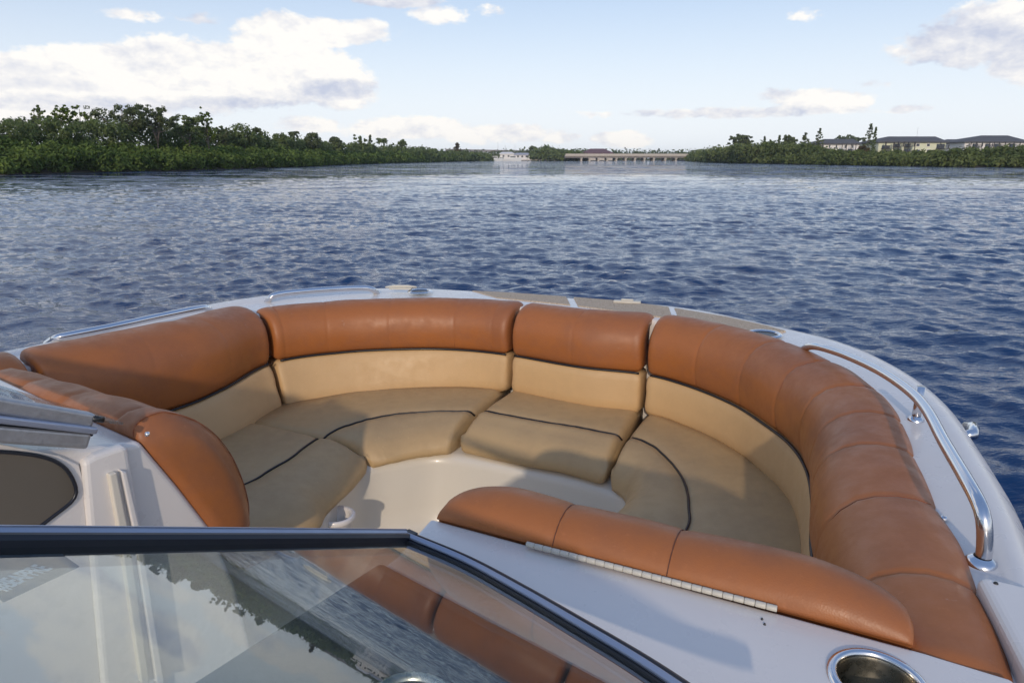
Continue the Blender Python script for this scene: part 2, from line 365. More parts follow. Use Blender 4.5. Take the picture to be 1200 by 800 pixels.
def build_water():
    th = np.concatenate([np.linspace(-180, -56, 40)[:-1], np.linspace(-56, 56, 640), np.linspace(56, 180, 40)[1:-1]])
    th = np.radians(th); rs = [.4]
    while rs[-1] < 75: rs.append(rs[-1]+.022+.0038*rs[-1])
    while rs[-1] < 9000: rs.append(rs[-1]*1.09)
    rs = np.array(rs); nr, nt_ = len(rs), len(th)
    RR, TH = np.meshgrid(rs, th, indexing='ij'); X = RR*np.sin(TH); Y = RR*np.cos(TH)
    T1 = wave_tile(512, 13.3, .55, R(75), 3); T2 = wave_tile(512, 37.0, 1.5, R(60), 5); T3 = wave_tile(512, 5.9, .22, R(95), 9, 1)
    rot = lambda a: (X*math.cos(a)-Y*math.sin(a), X*math.sin(a)+Y*math.cos(a))
    x1, y1 = rot(.13); x2, y2 = rot(-.31); x3, y3 = rot(.5)
    gust = .75+.35*sample(T2, 300., x2, y2)/T2.std()*.5
    Z = .20*sample(T1, 13.3, x1, y1)*gust + .10*sample(T2, 37., x2, y2) + .10*sample(T3, 5.9, x3, y3)*gust
    fade = np.clip((72-RR)/42, 0, 1); Z *= fade
    V = np.stack([X, Y, Z], -1).reshape(-1, 3)
    i = np.arange(nr-1)[:, None]*nt_; j = np.arange(nt_)[None, :]; j2 = (j+1) % nt_
    Q = np.stack([i+j, i+j2, i+nt_+j2, i+nt_+j], -1).reshape(-1, 4)
    me = bpy.data.meshes.new('water'); me.vertices.add(len(V)); me.vertices.foreach_set('co', V.astype(np.float32).ravel())
    me.loops.add(Q.size); me.loops.foreach_set('vertex_index', Q.astype(np.int32)[:, ::-1].ravel())
    me.polygons.add(len(Q)); me.polygons.foreach_set('loop_start', np.arange(0, Q.size, 4, dtype=np.int32))
    me.update(calc_edges=True); me.polygons.foreach_set('use_smooth', np.ones(len(Q), dtype=bool))
    at = me.attributes.new('calm', 'FLOAT', 'POINT'); at.data.foreach_set('value', (1-fade).astype(np.float32).ravel())
    m, b, p, oc, out = mat('river_water')
    geo = b.n('ShaderNodeNewGeometry'); pos = geo.outputs['Position']
    p.inputs['Base Color'].default_value = (.005, .032, .105, 1); p.inputs['Roughness'].default_value = .03; p.inputs['IOR'].default_value = 1.33
    a = b.n('ShaderNodeAttribute', attribute_name='calm')
    mp = b.n('ShaderNodeMapping'); b.l(pos, mp.inputs[0]); mp.inputs['Scale'].default_value = (.55, 1.3, 1); mp.inputs['Rotation'].default_value = (0, 0, R(-14))
    fine = b.noise(mp.outputs[0], 11, 4, .6)
    nb = b.bump(fine, 1.0, .016)
    # wave slopes too fine for the far mesh: a slope field added to the normal
    def slope(scale, amp):
        t = b.n('ShaderNodeTexNoise'); t.inputs['Scale'].default_value = scale; t.inputs['Detail'].default_value = 5; t.inputs['Roughness'].default_value = .68; b.l(mp.outputs[0], t.inputs['Vector'])
        v = b.n('ShaderNodeVectorMath', operation='MULTIPLY_ADD'); b.l(t.outputs['Color'], v.inputs[0]); v.inputs[1].default_value = (amp, amp, 0); v.inputs[2].default_value = (-amp*.5, -amp*.5, 0); return v.outputs[0]
    sv = b.n('ShaderNodeVectorMath', operation='ADD'); b.l(slope(.8, 2.4), sv.inputs[0]); b.l(slope(.22, 1.7), sv.inputs[1])
    patch = b.ss(b.noise(mp.outputs[0], .03, 5, .65), .38, .62, .45, 1.25)
    k = b.m('MULTIPLY_ADD', a.outputs['Fac'], 1.0, .12)
    sc2 = b.n('ShaderNodeVectorMath', operation='SCALE'); b.l(sv.outputs[0], sc2.inputs[0]); b.l(b.m('MULTIPLY', k, patch), sc2.inputs['Scale'])
    ad = b.n('ShaderNodeVectorMath', operation='ADD'); b.l(nb, ad.inputs[0]); b.l(sc2.outputs[0], ad.inputs[1])
    nm = b.n('ShaderNodeVectorMath', operation='NORMALIZE'); b.l(ad.outputs[0], nm.inputs[0]); b.l(nm.outputs[0], p.inputs['Normal'])
    me.materials.append(m); o = bpy.data.objects.new('water', me); COL.objects.link(o); tag(o, kind='structure')
build_water()

# ------------------------------------------------------------------ the boat
boat = empty('motor_boat', (float(B(1, -1.2, 0)[0]), float(B(1, -1.2, 0)[1]), 0.0))
tag(boat, 'white open bow motorboat with orange and tan wraparound bow seating, seen from its helm', 'boat')
zdk = lambda l: -.562 + .0175*min(0.0, l+.6)
def lat(p): return float(p[:2] @ L_)
def ahead(p): return float(p[:2] @ H_)
# seam line between orange and tan, starboard aft -> bow -> port aft
seam = [B(.30, -.02, -.745), B(.55, -.035, -.745), B(.8, -.062, -.745), B(1.04, -.115, -.745)]
seam += [U(x, y, -.745) for x, y in ((957,645),(957,590),(949,550),(930,521),(900,497),(860,472),(805,450))]
seamC0 = U(754, 437, -.745); seamC1 = U(598, 415, -.748)
seam += [seamC0, U(680, 429, -.745), seamC1]
seam += [U(540, 409, -.75), U(480, 408, -.752), U(400, 412, -.757)]
seamA1 = U(319, 424, -.763)
seam += [seamA1, U(260, 455, -.785), U(205, 478, -.80)]
p_ = seam[-1]; a_, l_ = ahead(p_), lat(p_)
seam += [B(.72, l_-.01, -.80), B(.3, l_-.02, -.80)]
SEAM = crom(seam, 900)
def sfind(p): return int(np.argmin(np.linalg.norm(SEAM[:, :2]-np.asarray(p)[:2], axis=1)))
T2d = np.gradient(SEAM[:, :2], axis=0)
for _ in range(12): T2d = np.vstack([T2d[:1], (T2d[:-2]+T2d[1:-1]+T2d[2:])/3, T2d[-1:]])
T2d /= np.linalg.norm(T2d, axis=1)[:, None]
OUT = np.stack([T2d[:, 1], -T2d[:, 0]], 1)     # outward (path runs counter-clockwise seen from above -> outside is to the right)
STEP = np.linalg.norm(SEAM[1]-SEAM[0])
BOL = np.array([(0,0),(-.008,.012),(-.014,.035),(-.018,.07),(-.016,.105),(-.008,.137),(.008,.165),(.032,.187),(.06,.199),(.09,.204),(.118,.203),(.14,.197),(.153,.187),(.152,.183),(.13,.181),(.09,.178),(.088,.10),(.085,0)])
TAN = np.array([(.0,-.002),(-.008,-.012),(-.013,-.035),(-.016,-.07),(-.018,-.105),(-.018,-.134),(-.008,-.152),(.02,-.160),(.08,-.160),(.085,-.002)])
def backrest(p0, p1, seams, lbl, tandrop=.0, amp=.3, wide=1.0, lift=0.0):
    i0, i1 = sorted((sfind(p0), sfind(p1))); i0 += 2; i1 -= 2
    idx = np.arange(i0, i1+1); n = len(idx); e = np.minimum(np.arange(n), np.arange(n)[::-1])*STEP
    def sweep(sec, kind):
        secs = []
        for q, i in enumerate(idx):
            P, N = SEAM[i], OUT[i]; hs = (zdk(lat(P))-(P[2]-CAMZ))/.183; c = sec.mean(0)
            f = 0 if e[q] > .03 else (1-math.sqrt(max(0, 1-(1-e[q]/.03)**2)))
            g = 0; puff = 0
            marks = [0]+[s*(n-1) for s in seams]+[n-1]
            for s in marks[1:-1]: g += .005*amp*math.exp(-((q-s)*STEP/.004)**2)
            for s0, s1 in zip(marks[:-1], marks[1:]):
                if s0 <= q <= s1: puff = .005*amp*math.sin(math.pi*(q-s0)/(s1-s0))**.6 if 0 < (q-s0)/(s1-s0) < 1 else 0
            row = []
            for k, (o, z) in enumerate(sec):
                d = c-np.array((o, z)); L = np.linalg.norm(d); d = d/L
                back = (kind == 'b' and k >= 13) or (kind == 't' and k >= 8)
                ins = .02*f + (0 if back or k == 0 or kind == 't' else g - puff)
                edge = (kind == 'b' and k in (0,))
                wr = 0 if back or k == 0 else .0035*mnoise.noise(Vector((P[0]*9+o*14, P[1]*9, z*22)))
                o2, z2 = np.array((o, z))+d*(ins+wr)
                if z2 > 0: z2 *= hs*(1+lift)
                if o2 > 0 and kind == 'b': o2 *= wide
                elif kind == 't':
                    pr = max(0, min(1, (-lat(P)-1.45)/.6)); o2 += .055*pr*z2/.16; z2 *= (1+.20*pr+tandrop)
                row.append((P[0]+N[0]*o2, P[1]+N[1]*o2, P[2]+z2))
            secs.append(row)
        return loft(secs)
    V, Fc = sweep(TAN, 't'); t = fix_normals(mesh_obj('backrest', V, Fc, M['tan'], boat, label='tan lower backrest panel '+lbl))
    V, Fc = sweep(BOL, 'b'); o = fix_normals(mesh_obj('bolster', V, Fc, M['orange'], t, label='orange vinyl bolster '+lbl))
    path = [(SEAM[i][0]-OUT[i][0]*.009, SEAM[i][1]-OUT[i][1]*.009, SEAM[i][2]-.001) for i in idx[1:-1:3]]
    mesh_obj('piping', *tube(path, .0042, 8), M['piping'], t)
    # stitched welts across the bolster
    for s in seams:
        i = idx[int(s*(n-1))]; N = OUT[i]; hs = (zdk(lat(SEAM[i]))-(SEAM[i][2]-CAMZ))/.183
        pth = [(SEAM[i][0]+N[0]*(o+.002), SEAM[i][1]+N[1]*(o+.002), SEAM[i][2]+z*hs-.0012) for o, z in BOL[1:12]]
        mesh_obj('stitching', *tube(pth, .0008, 5), M['stitch'], o)
    return t
M['thread'] = simple('dark_seam_thread', (.13, .05, .03), .8)
M['stitch'] = simple('faded_seam_thread', (.30, .10, .045), .8)
D_end = B(.775, -.06, -.745); A_end = B(.735, l_-.01, -.8)
backrest(D_end, seamC0, (.10,.23,.36,.46,.56,.66,.77,.885), 'curving round the starboard side', .0, .6)
backrest(seamC0, seamC1, (.49,), 'of the short cushion at the bow point', .03)
backrest(seamC1, seamA1, (.07, .245, .52, .78, .96), 'of the curved port bow corner', .0)
backrest(seamA1, A_end, (.28, .62), 'along the port side', .0, .15, 1.3, .10)
backrest(A_end, B(.34, l_, -.8), (), 'aft end of the port side', .0, .1, 1.3, .10)

# gunwale: outer edge from the survey points
outer = [B(-2.6, .17, -.585), B(-1.2, .21, -.585), B(0, .2, -.585), B(.7, .165, -.585)]
outer += [U(x, y, -.575) for x, y in ((1200,595),(1163,546),(1128,491),(1087,452),(1042,422),(995,402),(955,391),(915,386))]
outer += [U(x, y, -.585) for x, y in ((850,371),(787,360),(720,353),(660,348),(600,343))]
outer += [U(x, y, -.585) for x, y in ((545,339),(490,334),(430,335),(330,341),(240,356),(150,375),(60,398),(0,411))]
outer += [B(.3, -2.57, -.6), B(-.6, -2.58, -.6), B(-2.6, -2.52, -.6)]
OUTER = crom(outer, 700)
inner_full = np.vstack([[B(-2.6, -.0, -.745)], [B(-1.3, .01, -.745)], [B(-.3, .0, -.745)], SEAM[::6], [B(-.3, l_-.02, -.8)], [B(-1.3, l_-.02, -.8)], [B(-2.6, l_+.02, -.8)]])
INN = resample(inner_full, 240)
Ti = np.gradient(INN[:, :2], axis=0)
for _ in range(4): Ti = np.vstack([Ti[:1], (Ti[:-2]+Ti[1:-1]+Ti[2:])/3, Ti[-1:]])
Ti /= np.linalg.norm(Ti, axis=1)[:, None]; Ni = np.stack([Ti[:, 1], -Ti[:, 0]], 1)
dist = []
for P, N in zip(INN, Ni):
    best = None
    for k in range(len(OUTER)-1):
        A_, B_ = OUTER[k][:2]-P[:2], OUTER[k+1][:2]-P[:2]
        ca, cb = N[0]*A_[1]-N[1]*A_[0], N[0]*B_[1]-N[1]*B_[0]
        if ca*cb <= 0 and ca != cb:
            q = A_+(B_-A_)*ca/(ca-cb); t = q @ N
            if t > 0 and (best is None or t < best): best = t
    dist.append(best if best else np.nan)
dist = np.array(dist); ok = ~np.isnan(dist); dist = np.interp(np.arange(len(dist)), np.arange(len(dist))[ok], dist[ok])
for _ in range(6): dist = np.r_[dist[0], (dist[:-2]+dist[1:-1]+dist[2:])/3, dist[-1]]
hs_secs = []; dk_secs = []
for P, N, w in zip(INN, Ni, dist):
    zd = zdk(lat(P)) + CAMZ; w = max(w, .16); f = lambda o, z: (P[0]+N[0]*o, P[1]+N[1]*o, z)
    ww = w-.1; side = max(0, min(1, (1.95-ahead(P))/.35)); rd = .014*side
    dk_secs.append([f(.098, .17), f(.098, zd-.14), f(.098, zd-.03), f(.099, zd-.006), f(.105, zd), f(.1+ww*.25, zd), f(.1+ww*.52, zd+.001), f(.1+ww*.60, zd+.006*side), f(.1+ww*.68, zd+rd), f(.1+ww*.78, zd+rd*.9), f(.1+ww*.86, zd+rd*.4-.002), f(.1+ww*.93, zd-.01), f(.1+ww*.98, zd-.024), f(.1+ww, zd-.045), f(.1+ww+.002, zd-.075)])
    hs_secs.append([f(.1+ww+.002, zd-.075), f(.1+ww+.014, zd-.08), f(.1+ww+.016, zd-.11), f(.1+ww+.0, zd-.116), f(.1+ww-.03, zd-.3), f(.1+ww-.1, zd-.6), f(.1+ww-.26, CAMZ-1.55), f(.1+ww-.6, CAMZ-1.8)])
V, Fc = loft(dk_secs, False, False); g_ = mesh_obj('gunwale', V, Fc, M['gel'], boat, label='white gelcoat gunwale round the bow')
V, Fc = loft(hs_secs, False, False); mesh_obj('hull', V, Fc, M['gel'], boat)
for nm in (dk_secs,): pass
# transom and cockpit aft
mesh_obj('transom', *box(B(-2.62, -1.19, -1.1), (2.75, .12, 1.1), math.atan2(L_[1], L_[0])), M['gel'], boat, smooth=False)
fl = [INN[i][:2]+Ni[i]*.09 for i in range(0, 240, 3)]
mesh_obj('cockpit_floor', [(p[0], p[1], .2) for p in fl]+[(p[0], p[1], .15) for p in fl], [tuple(range(len(fl))), tuple(reversed(range(len(fl), 2*len(fl))))], M['floor'], boat, smooth=False)

# ---------------- seat cushions
def seat(outer_, inner_, piping_, lbl, ztop, pf=.54):
    n = 60; O = crom(outer_, n); I = crom(inner_, n); secs = []
    c = np.array((.5, 0))
    for q in range(n):
        o, i = O[q], I[q]; w = np.linalg.norm(i[:2]-o[:2]); d = (i[:2]-o[:2])/w
        t_along = np.linalg.norm(O[min(q, n-1-q)]-O[0 if q < n/2 else 0]) if q < n/2 else np.linalg.norm(O[q]-O[-1])
        if q < n/2: t_along = np.linalg.norm((O[q]+I[q])/2-(O[0]+I[0])/2)
        else: t_along = np.linalg.norm((O[q]+I[q])/2-(O[-1]+I[-1])/2)
        e = min(1, t_along/.028); f = 1-math.sqrt(max(0, 1-(1-e)**2))
        zt = o[2]; zb = i[2]; h = zt-zb
        row = [(-.12, zt-h*.9), (-.12, zt-.004), (-.02, zt+.002), (w*.12, zt+.002), (w*.3, zt+.003), (w*(pf-.1), zt+.001), (w*(pf-.03), zt-.003), (w*pf, zt-.009), (w*(pf+.035), zt-.001), (w*(pf+.12), zt+.003), (w-.115, zt-.004), (w-.08, zt-.012), (w-.048, zt-.026), (w-.022, zt-.045), (w-.004, zt-.068), (w+.004, zt-h*.80), (w+.0, zt-h*.95), (w-.015, zb), (w-.05, zb-.005), (w*.5, zb-.005)]
        cz = zt-h*.45; cc = np.array((w*.5, cz)); R_ = []
        for k, (s_, z_) in enumerate(row):
            v_ = cc-np.array((s_, z_)); ins = .022*f; z2 = z_+np.sign(v_[1])*min(abs(v_[1]), ins); s2 = s_+np.sign(v_[0])*min(abs(v_[0]), ins*.6)
            wr = .004*mnoise.noise(Vector((o[0]*6+s_*7, o[1]*6+s_*3, 3.1))) + .0018*mnoise.noise(Vector((o[0]*25+s_*22, o[1]*25, 1)))
            R_.append((o[0]+d[0]*s2, o[1]+d[1]*s2, z2+wr))
        secs.append(R_)
    V, Fc = loft(secs); s = fix_normals(mesh_obj('seat_cushion', V, Fc, M['tanseat'], boat, label=lbl))
    pp = []
    for q in range(0, n):
        a0 = np.array(secs[q][7]); pp.append((a0[0], a0[1], a0[2]+.0045))
    lo, hi = piping_
    pp = pp[int(lo*len(pp)):max(int(hi*len(pp)), 4)]
    mesh_obj('piping', *tube(pp, np.clip(np.linspace(.0004, .0075, len(pp)), 0, .0036) if lo > 0 else .0036, 6), M['piping'], s)  # thin tail is a dark line drawn for the shaded crease beyond the piping
    return s
zo = lambda x, y, z: U(x, y, z)
seat([B(.86, -2.08, -.935), zo(262,524,-.935), zo(292,508,-.933), zo(314,497,-.93)],
     [B(.86, -1.47, -1.04), zo(366,628,-1.04), zo(384,604,-1.04), zo(410,578,-1.035), zo(432,552,-1.03)], (.12, 1.0), 'worn tan seat cushion along the port side, nearest the left console', -.93)
seat([zo(318,500,-.93), zo(360,478,-.922), zo(430,463,-.912), zo(500,459,-.902), zo(583,460,-.895)],
     [zo(436,550,-1.03), zo(452,546,-1.02), zo(480,540,-1.015), zo(505,536,-1.01), zo(527,534,-1.005)], (.0, 1.0), 'worn tan seat cushion of the port bow corner', -.9)
seat([zo(594,460,-.895), zo(650,470,-.89), zo(700,478,-.89), zo(746,484,-.89)],
     [zo(538,530,-1.0), zo(600,545,-1.0), zo(660,557,-1.0), zo(709,570,-1.0)], (.0, 1.0), 'worn tan seat cushion at the bow point', -.89)
seat([zo(753,488,-.89), zo(800,507,-.885), zo(860,542,-.885), zo(903,582,-.88), zo(926,630,-.88), B(.98, -.23, -.88)],
     [zo(714,573,-1.0), zo(733,592,-1.0), B(1.55, -.74, -1.0), B(1.32, -.76, -1.0), B(1.15, -.8, -1.0), B(.9, -.83, -1.0)], (.0, .92), 'worn tan seat cushion curving along the starboard side', -.88, .46)
# seat base: cream moulded riser under the cushions
inn = [B(.74, -1.5, 0), zo(372,622,-1.04), zo(404,582,-1.04), zo(428,556,-1.03), zo(470,544,-1.02), zo(520,536,-1.01), zo(600,548,-1.0), zo(660,560,-1.0), zo(708,574,-1.0), zo(736,600,-1.0), B(1.5, -.75, 0), B(1.3, -.74, 0), B(1.0, -.8, 0), B(.8, -.82, 0)]
RI = crom([(p[0], p[1], 0) for p in inn], 90); tt = np.gradient(RI[:, :2], axis=0)
for _ in range(4): tt = np.vstack([tt[:1], (tt[:-2]+tt[1:-1]+tt[2:])/3, tt[-1:]])
tt /= np.linalg.norm(tt, axis=1)[:, None]; no = np.stack([-tt[:, 1], tt[:, 0]], 1)
secs = []
for P, N in zip(RI, no):
    a = ahead(P); l = lat(P); zt = CAMZ - 1.015 + .02*min(0, (l+1.2)); cdir = N
    f = lambda o, z: (P[0]+N[0]*o, P[1]+N[1]*o, z)
    secs.append([f(.25, zt+.012), f(.05, zt+.01), f(.022, zt), f(.02, zt-.03), f(.02, .30), f(.015, .24), f(-.02, .205), f(-.05, .2005)])
V, Fc = loft(secs, False, False); mesh_obj('seat_base', V, Fc, M['cream'], boat, label='cream moulded seat base under the bow cushions')
# drinks ring peeping out below the port cushion
c = U(392, 596, -1.10); ring = [(c[0]+.05*math.cos(t)*H_[0]+.0*math.cos(t), c[1]+.05*math.cos(t)*H_[1], c[2]+.05*math.sin(t)) for t in np.linspace(0, 2*math.pi, 28)]
cc = U(395, 603, -1.07)
V, Fc = spin_profile([(.0,-.075),(.034,-.075),(.040,-.005),(.042,0),(.051,.004),(.056,0),(.056,-.012),(.046,-.018),(.042,-.08),(0,-.085)], cc, 28)
mesh_obj('cup_holder', V, Fc, M['gel'], boat, label='white cup holder ring under the port seat cushion')

# ---------------- console bolsters
def console_bolster(p0, p1, fwd, sec, seams, lbl, r_end, lift=0, mat_end=None, taper=1.0):
    p0, p1 = np.asarray(p0), np.asarray(p1); L = np.linalg.norm(p1-p0); n = int(L/.006); secs = []
    cidx = sec.mean(0)
    for q in range(n+1):
        t = q/n; P = p0+(p1-p0)*t; row = []
        e0, e1 = t*L, (1-t)*L
        f0 = 0 if e0 > r_end[0] else 1-math.sqrt(max(0, 1-(1-e0/r_end[0])**2)); f1 = 0 if e1 > r_end[1] else 1-math.sqrt(max(0, 1-(1-e1/r_end[1])**2))
        f = max(f0, f1); g = sum(.002*math.exp(-((t-s)*L/.004)**2) for s in seams)
        marks = [0]+list(seams)+[1]; puff = 0
        for s0, s1 in zip(marks[:-1], marks[1:]):
            if s0 <= t <= s1: puff = .004*max(0, math.sin(math.pi*(t-s0)/(s1-s0)))**.7
        for k, (a, z) in enumerate(sec):
            fix = a < .004
            sa, sz = a*(1-.62*f), z - (0 if z < -.05 else (z+.0)*.72*f)
            v = cidx-np.array((a, z)); v = v/np.linalg.norm(v)
            if not fix:
                sa += v[0]*(g-puff*.4)*(1-f); sz += v[1]*(g-puff)*(1-f)
                wr = .003*mnoise.noise(Vector((P[0]*10+a*9, P[1]*10, z*12))); sa += v[0]*wr; sz += v[1]*wr
            row.append((P[0]+fwd[0]*sa, P[1]+fwd[1]*sa, P[2]+sz))
        secs.append(row)
    V, Fc = loft(secs); o = fix_normals(mesh_obj('console_bolster', V, Fc, M['orange'], boat, label=lbl))
    for s in seams:
        row = [np.array(p)+np.array((0, 0, .0003)) for p in secs[int(round(s*n))][1:12]]
        mesh_obj('stitching', *tube(crom(row, 30), .0008, 5), M['thread'], o)
    return o
ESEC = np.array([(0,0),(.0,.006),(.008,.018),(.025,.031),(.048,.038),(.072,.036),(.095,.025),(.113,.006),(.125,-.02),(.13,-.06),(.135,-.14),(.135,-.26),(.12,-.30),(.05,-.30),(.02,-.28),(.015,-.02),(.01,-.004)])
ebk0, ebk1 = U(512, 608, -.536), U(1070, 756, -.536)
ed = (ebk1-ebk0)[:2]; ed /= np.linalg.norm(ed); ef = np.array((-ed[1], ed[0]))
EB = console_bolster(ebk0+np.array((0,0,.0)), ebk1, ef, ESEC, (.30, .56), 'long orange bolster hinged to the front of the starboard console', (.10, .14))
FSEC = np.array([(0,0),(.006,.018),(.03,.030),(.065,.030),(.10,.012),(.135,-.015),(.172,-.06),(.202,-.12),(.222,-.19),(.230,-.25),(.228,-.30),(.21,-.335),(.17,-.34),(.145,-.335),(.118,-.255),(.06,-.13),(.02,-.045)])
# port console bolster: straight sweep with a full cap facing the walkthrough
def port_bolster():
    l0, l1 = -1.325, -2.13; n = 130; secs = []; c = np.array((.10, -.14)); L = abs(l1-l0)
    for q in range(n+1):
        t = q/n; l = l0+(l1-l0)*t; row = []
        e = t*L; f = 0 if e > .035 else 1-math.sqrt(max(0, 1-(1-e/.035)**2))
        g = sum(.004*math.exp(-((t-s)*L/.012)**2) for s in (.12, .45, .75)); puff = .008*abs(math.sin(math.pi*(t-.12)/.32)) if t > .12 else .006
        if t < .02: puff = 0
        for a, z in FSEC:
            v = c-np.array((a, z)); v /= np.linalg.norm(v); k = (.022*f + (g-puff)*(1-f)) if a*0+z > -.26 else .02*f
            back = (a, z) in [(0,0)] or (z < 0 and a < .15 and z > -.3 and a < -z*.6)
            if back: k = .004*f
            a2, z2 = a+v[0]*k, z+v[1]*k
            row.append(B(.598+a2, l, -.532+.062*(l+1.3)+z2))
        secs.append(row)
    # domed end panel
    cap = [np.array(secs[0])]; cen = np.mean(secs[0], 0); secs2 = []
    for s_, dl in ((.55, .017), (.8, .012), (.93, .006)):
        secs2.append([cen+(np.array(p)-cen)*s_+np.append(L_*dl, 0) for p in secs[0]])
    secs = secs2+secs
    V, Fc = loft(secs); o = fix_normals(mesh_obj('console_bolster', V, Fc, M['orange'], boat, label='orange bolster on the left console with a rounded end panel'))
    k0 = 3
    pth = [np.array(p)+np.append(L_*.0, 0) for p in secs[3+3][0:11]]
    mesh_obj('stitching', *tube(crom(pth, 40), .0010, 6), M['stitch'], o)
    p = U(173, 510, -.505); mesh_obj('snap_button', *spin_profile([(.0,.003),(.003,.003),(.0045,.001),(.0045,-.004)], (p[0], p[1], p[2]+.004), 12), M['steel'], o)
port_bolster()
# tan corner of cushion below the left bolster
# ---------------- starboard console deck
zdck = -.540
deck_px = [(505,606.5),(1066,758.5),(1190,796)]
dk = [U(x, y, zdck) for x, y in deck_px]
dk += [B(.66, .12, zdck), B(.3, .15, zdck), B(.3, -.60, zdck), B(.60, -.622, zdck)]
o = mesh_obj('console_deck', *prism(dk, (0, 0, -.03)), M['gel'], boat, smooth=False, label='flat white top of the starboard console'); fix_normals(o); bevel(o, .006, 3)
# console body
def wall(pts_al, z0, lbl, name='console_wall', m='gel'):
    return None
bp = [(.69, -.612), (.30, -.612), (.28, .12), (.62, .10), (.70, -.02)]
top = [B(a, l, zdck-.031) for a, l in bp]
o = mesh_obj('console_body', *prism(top, (0, 0, .203-(top[0][2]))), M['gel'], boat, smooth=False, label='white fibreglass body of the starboard console'); fix_normals(o); bevel(o, .01, 2)
# dash pod under the glass
dsh = [B(.575, -.627, -.535), B(.535, .1, -.535), B(.285, .12, -.535), B(.285, -.627, -.535)]
o = mesh_obj('dashboard', *prism(dsh, (0, 0, -.05)), M['darkvinyl'], boat, smooth=False, label='charcoal dash pad under the windshield'); fix_normals(o); bevel(o, .008, 2)
gp = B(.39, -.40, -.522)
gd = empty('gauge', gp); gd.parent = boat; gd.location = gp-ORI[boat.name]
mesh_obj('bezel', *spin_profile([(.040,.0),(.042,.007),(.047,.008),(.049,.0)], gp, 36), M['brushed'], gd)
mesh_obj('dial', *spin_profile([(0.0,.002),(.02,.0021),(.041,.002)], gp, 36), M['window'], gd)
# raised windshield foot block at far right
blk = [U(1145, 671, -.53), U(1225, 690, -.53), U(1330, 830, -.53), U(1212, 800, -.53)]
o = mesh_obj('coaming_block', *prism(blk, (0, 0, -.09)), M['gel'], boat, smooth=False, label='raised white moulding beside the starboard rail foot'); fix_normals(o); bevel(o, .012, 4)
# piano hinge
h0, h1 = U(617, 637, -.532), U(911, 713, -.532); hd = empty('piano_hinge', h0); hd.parent = boat; hd.location = h0-ORI[boat.name]; hd['label'] = 'long cream piano hinge under the starboard bolster'
nk = 26; me0 = None
for i in range(nk):
    a0 = h0+(h1-h0)*(i+.02)/nk; a1 = h0+(h1-h0)*(i+.98)/nk
    if me0 is None:
        k0 = mesh_obj('knuckle', *tube([a0, a0+(a1-a0)*.1, a0+(a1-a0)*.9, a1], [.0038, .0042, .0042, .0038], 10), M['hinge'], hd); me0 = k0; base = ORI[k0.name]
    else:
        k = me0.copy(); COL.objects.link(k); k.parent = hd; k.location = me0.location + Vector((h1-h0)*i/nk)
mesh_obj('hinge_pin', *tube([h0, h1], .0022, 6), M['piping'], hd)
# cup holder in the console deck
cp = U(1029, 798, -.5395)
ch = empty('cup_holder', cp); ch.parent = boat; ch.location = cp-ORI[boat.name]; ch['label'] = 'stainless steel cup holder in the white console top'
mesh_obj('rim', *spin_profile([(.0405,-.002),(.041,.003),(.044,.0045),(.049,.003),(.051,0.0)], cp, 48), M['steel'], ch)
M['cupdark'] = simple('brushed_cup_steel', (.34, .31, .25), .28, 1, .3, 40)
mesh_obj('cup', *spin_profile([(.0405,-.002),(.039,-.006),(.037,-.085),(.03,-.09),(0.0,-.09)], cp, 48), M['cupdark'], ch)
# the deck needs a hole for it
cut = bpy.data.meshes.new('cutter')
for nm in ('console_deck', 'console_body'):
    ob = bpy.data.objects[nm]
    import bmesh
V, Fc = prism([(cp[0]+.042*math.cos(t), cp[1]+.042*math.sin(t), cp[2]+.05) for t in np.linspace(0, 2*math.pi, 48, endpoint=False)], (0, 0, -.16))
cutter = mesh_obj('cutter', V, Fc, M['gel']); fix_normals(cutter)
for nm in ('console_deck', 'console_body', 'dashboard'):
    ob = bpy.data.objects[nm]; md = ob.modifiers.new('hole', 'BOOLEAN'); md.object = cutter; md.operation = 'DIFFERENCE'; md.solver = 'EXACT'
    ob.modifiers.move(len(ob.modifiers)-1, 0)
dg = bpy.context.evaluated_depsgraph_get()
for nm in ('console_deck', 'console_body', 'dashboard'):
    ob = bpy.data.objects[nm]; me = bpy.data.meshes.new_from_object(ob.evaluated_get(dg)); ob.modifiers.clear(); ob.data = me
bpy.data.objects.remove(cutter)

# ---------------- bow platform mats
mx = [[(560,341),(664,346.5),(668,352.5),(578,345)], [(672,347.5),(780,357),(785,366),(676,353.5)], [(790,359),(855,370),(922,386),(908,387.5),(850,379),(795,368)]]
mx = [[(552,340),(610,343),(664,347),(669,357),(582,348.5)], [(672,347.5),(730,352),(784,359),(789,373),(677,358)], [(790,360),(850,370),(900,381),(922,387),(903,391),(850,384),(796,374)]]
lab = ('port', 'middle', 'starboard')
for poly, lb in zip(mx, lab):
    pts = [U(x, y, zdk(lat(U(x, y, -.565)))+.005) for x, y in poly]
    o = mesh_obj('nonskid_pad', *prism(pts, (0, 0, -.028)), M['nonskid'], boat, smooth=False, label='speckled beige non-skid pad on the '+lb+' side of the bow'); fix_normals(o); bevel(o, .006, 3)
lp = U(735, 353.5, zdk(-1.2)+.009); o = mesh_obj('latch', *merge(box(lp, (.11, .028, .01), R(-14)), box(lp+np.array((0,0,.008)), (.05, .016, .008), R(-14))), M['hinge'], boat, smooth=False, label='flush cream latch on the middle bow pad'); bevel(o, .003, 2)

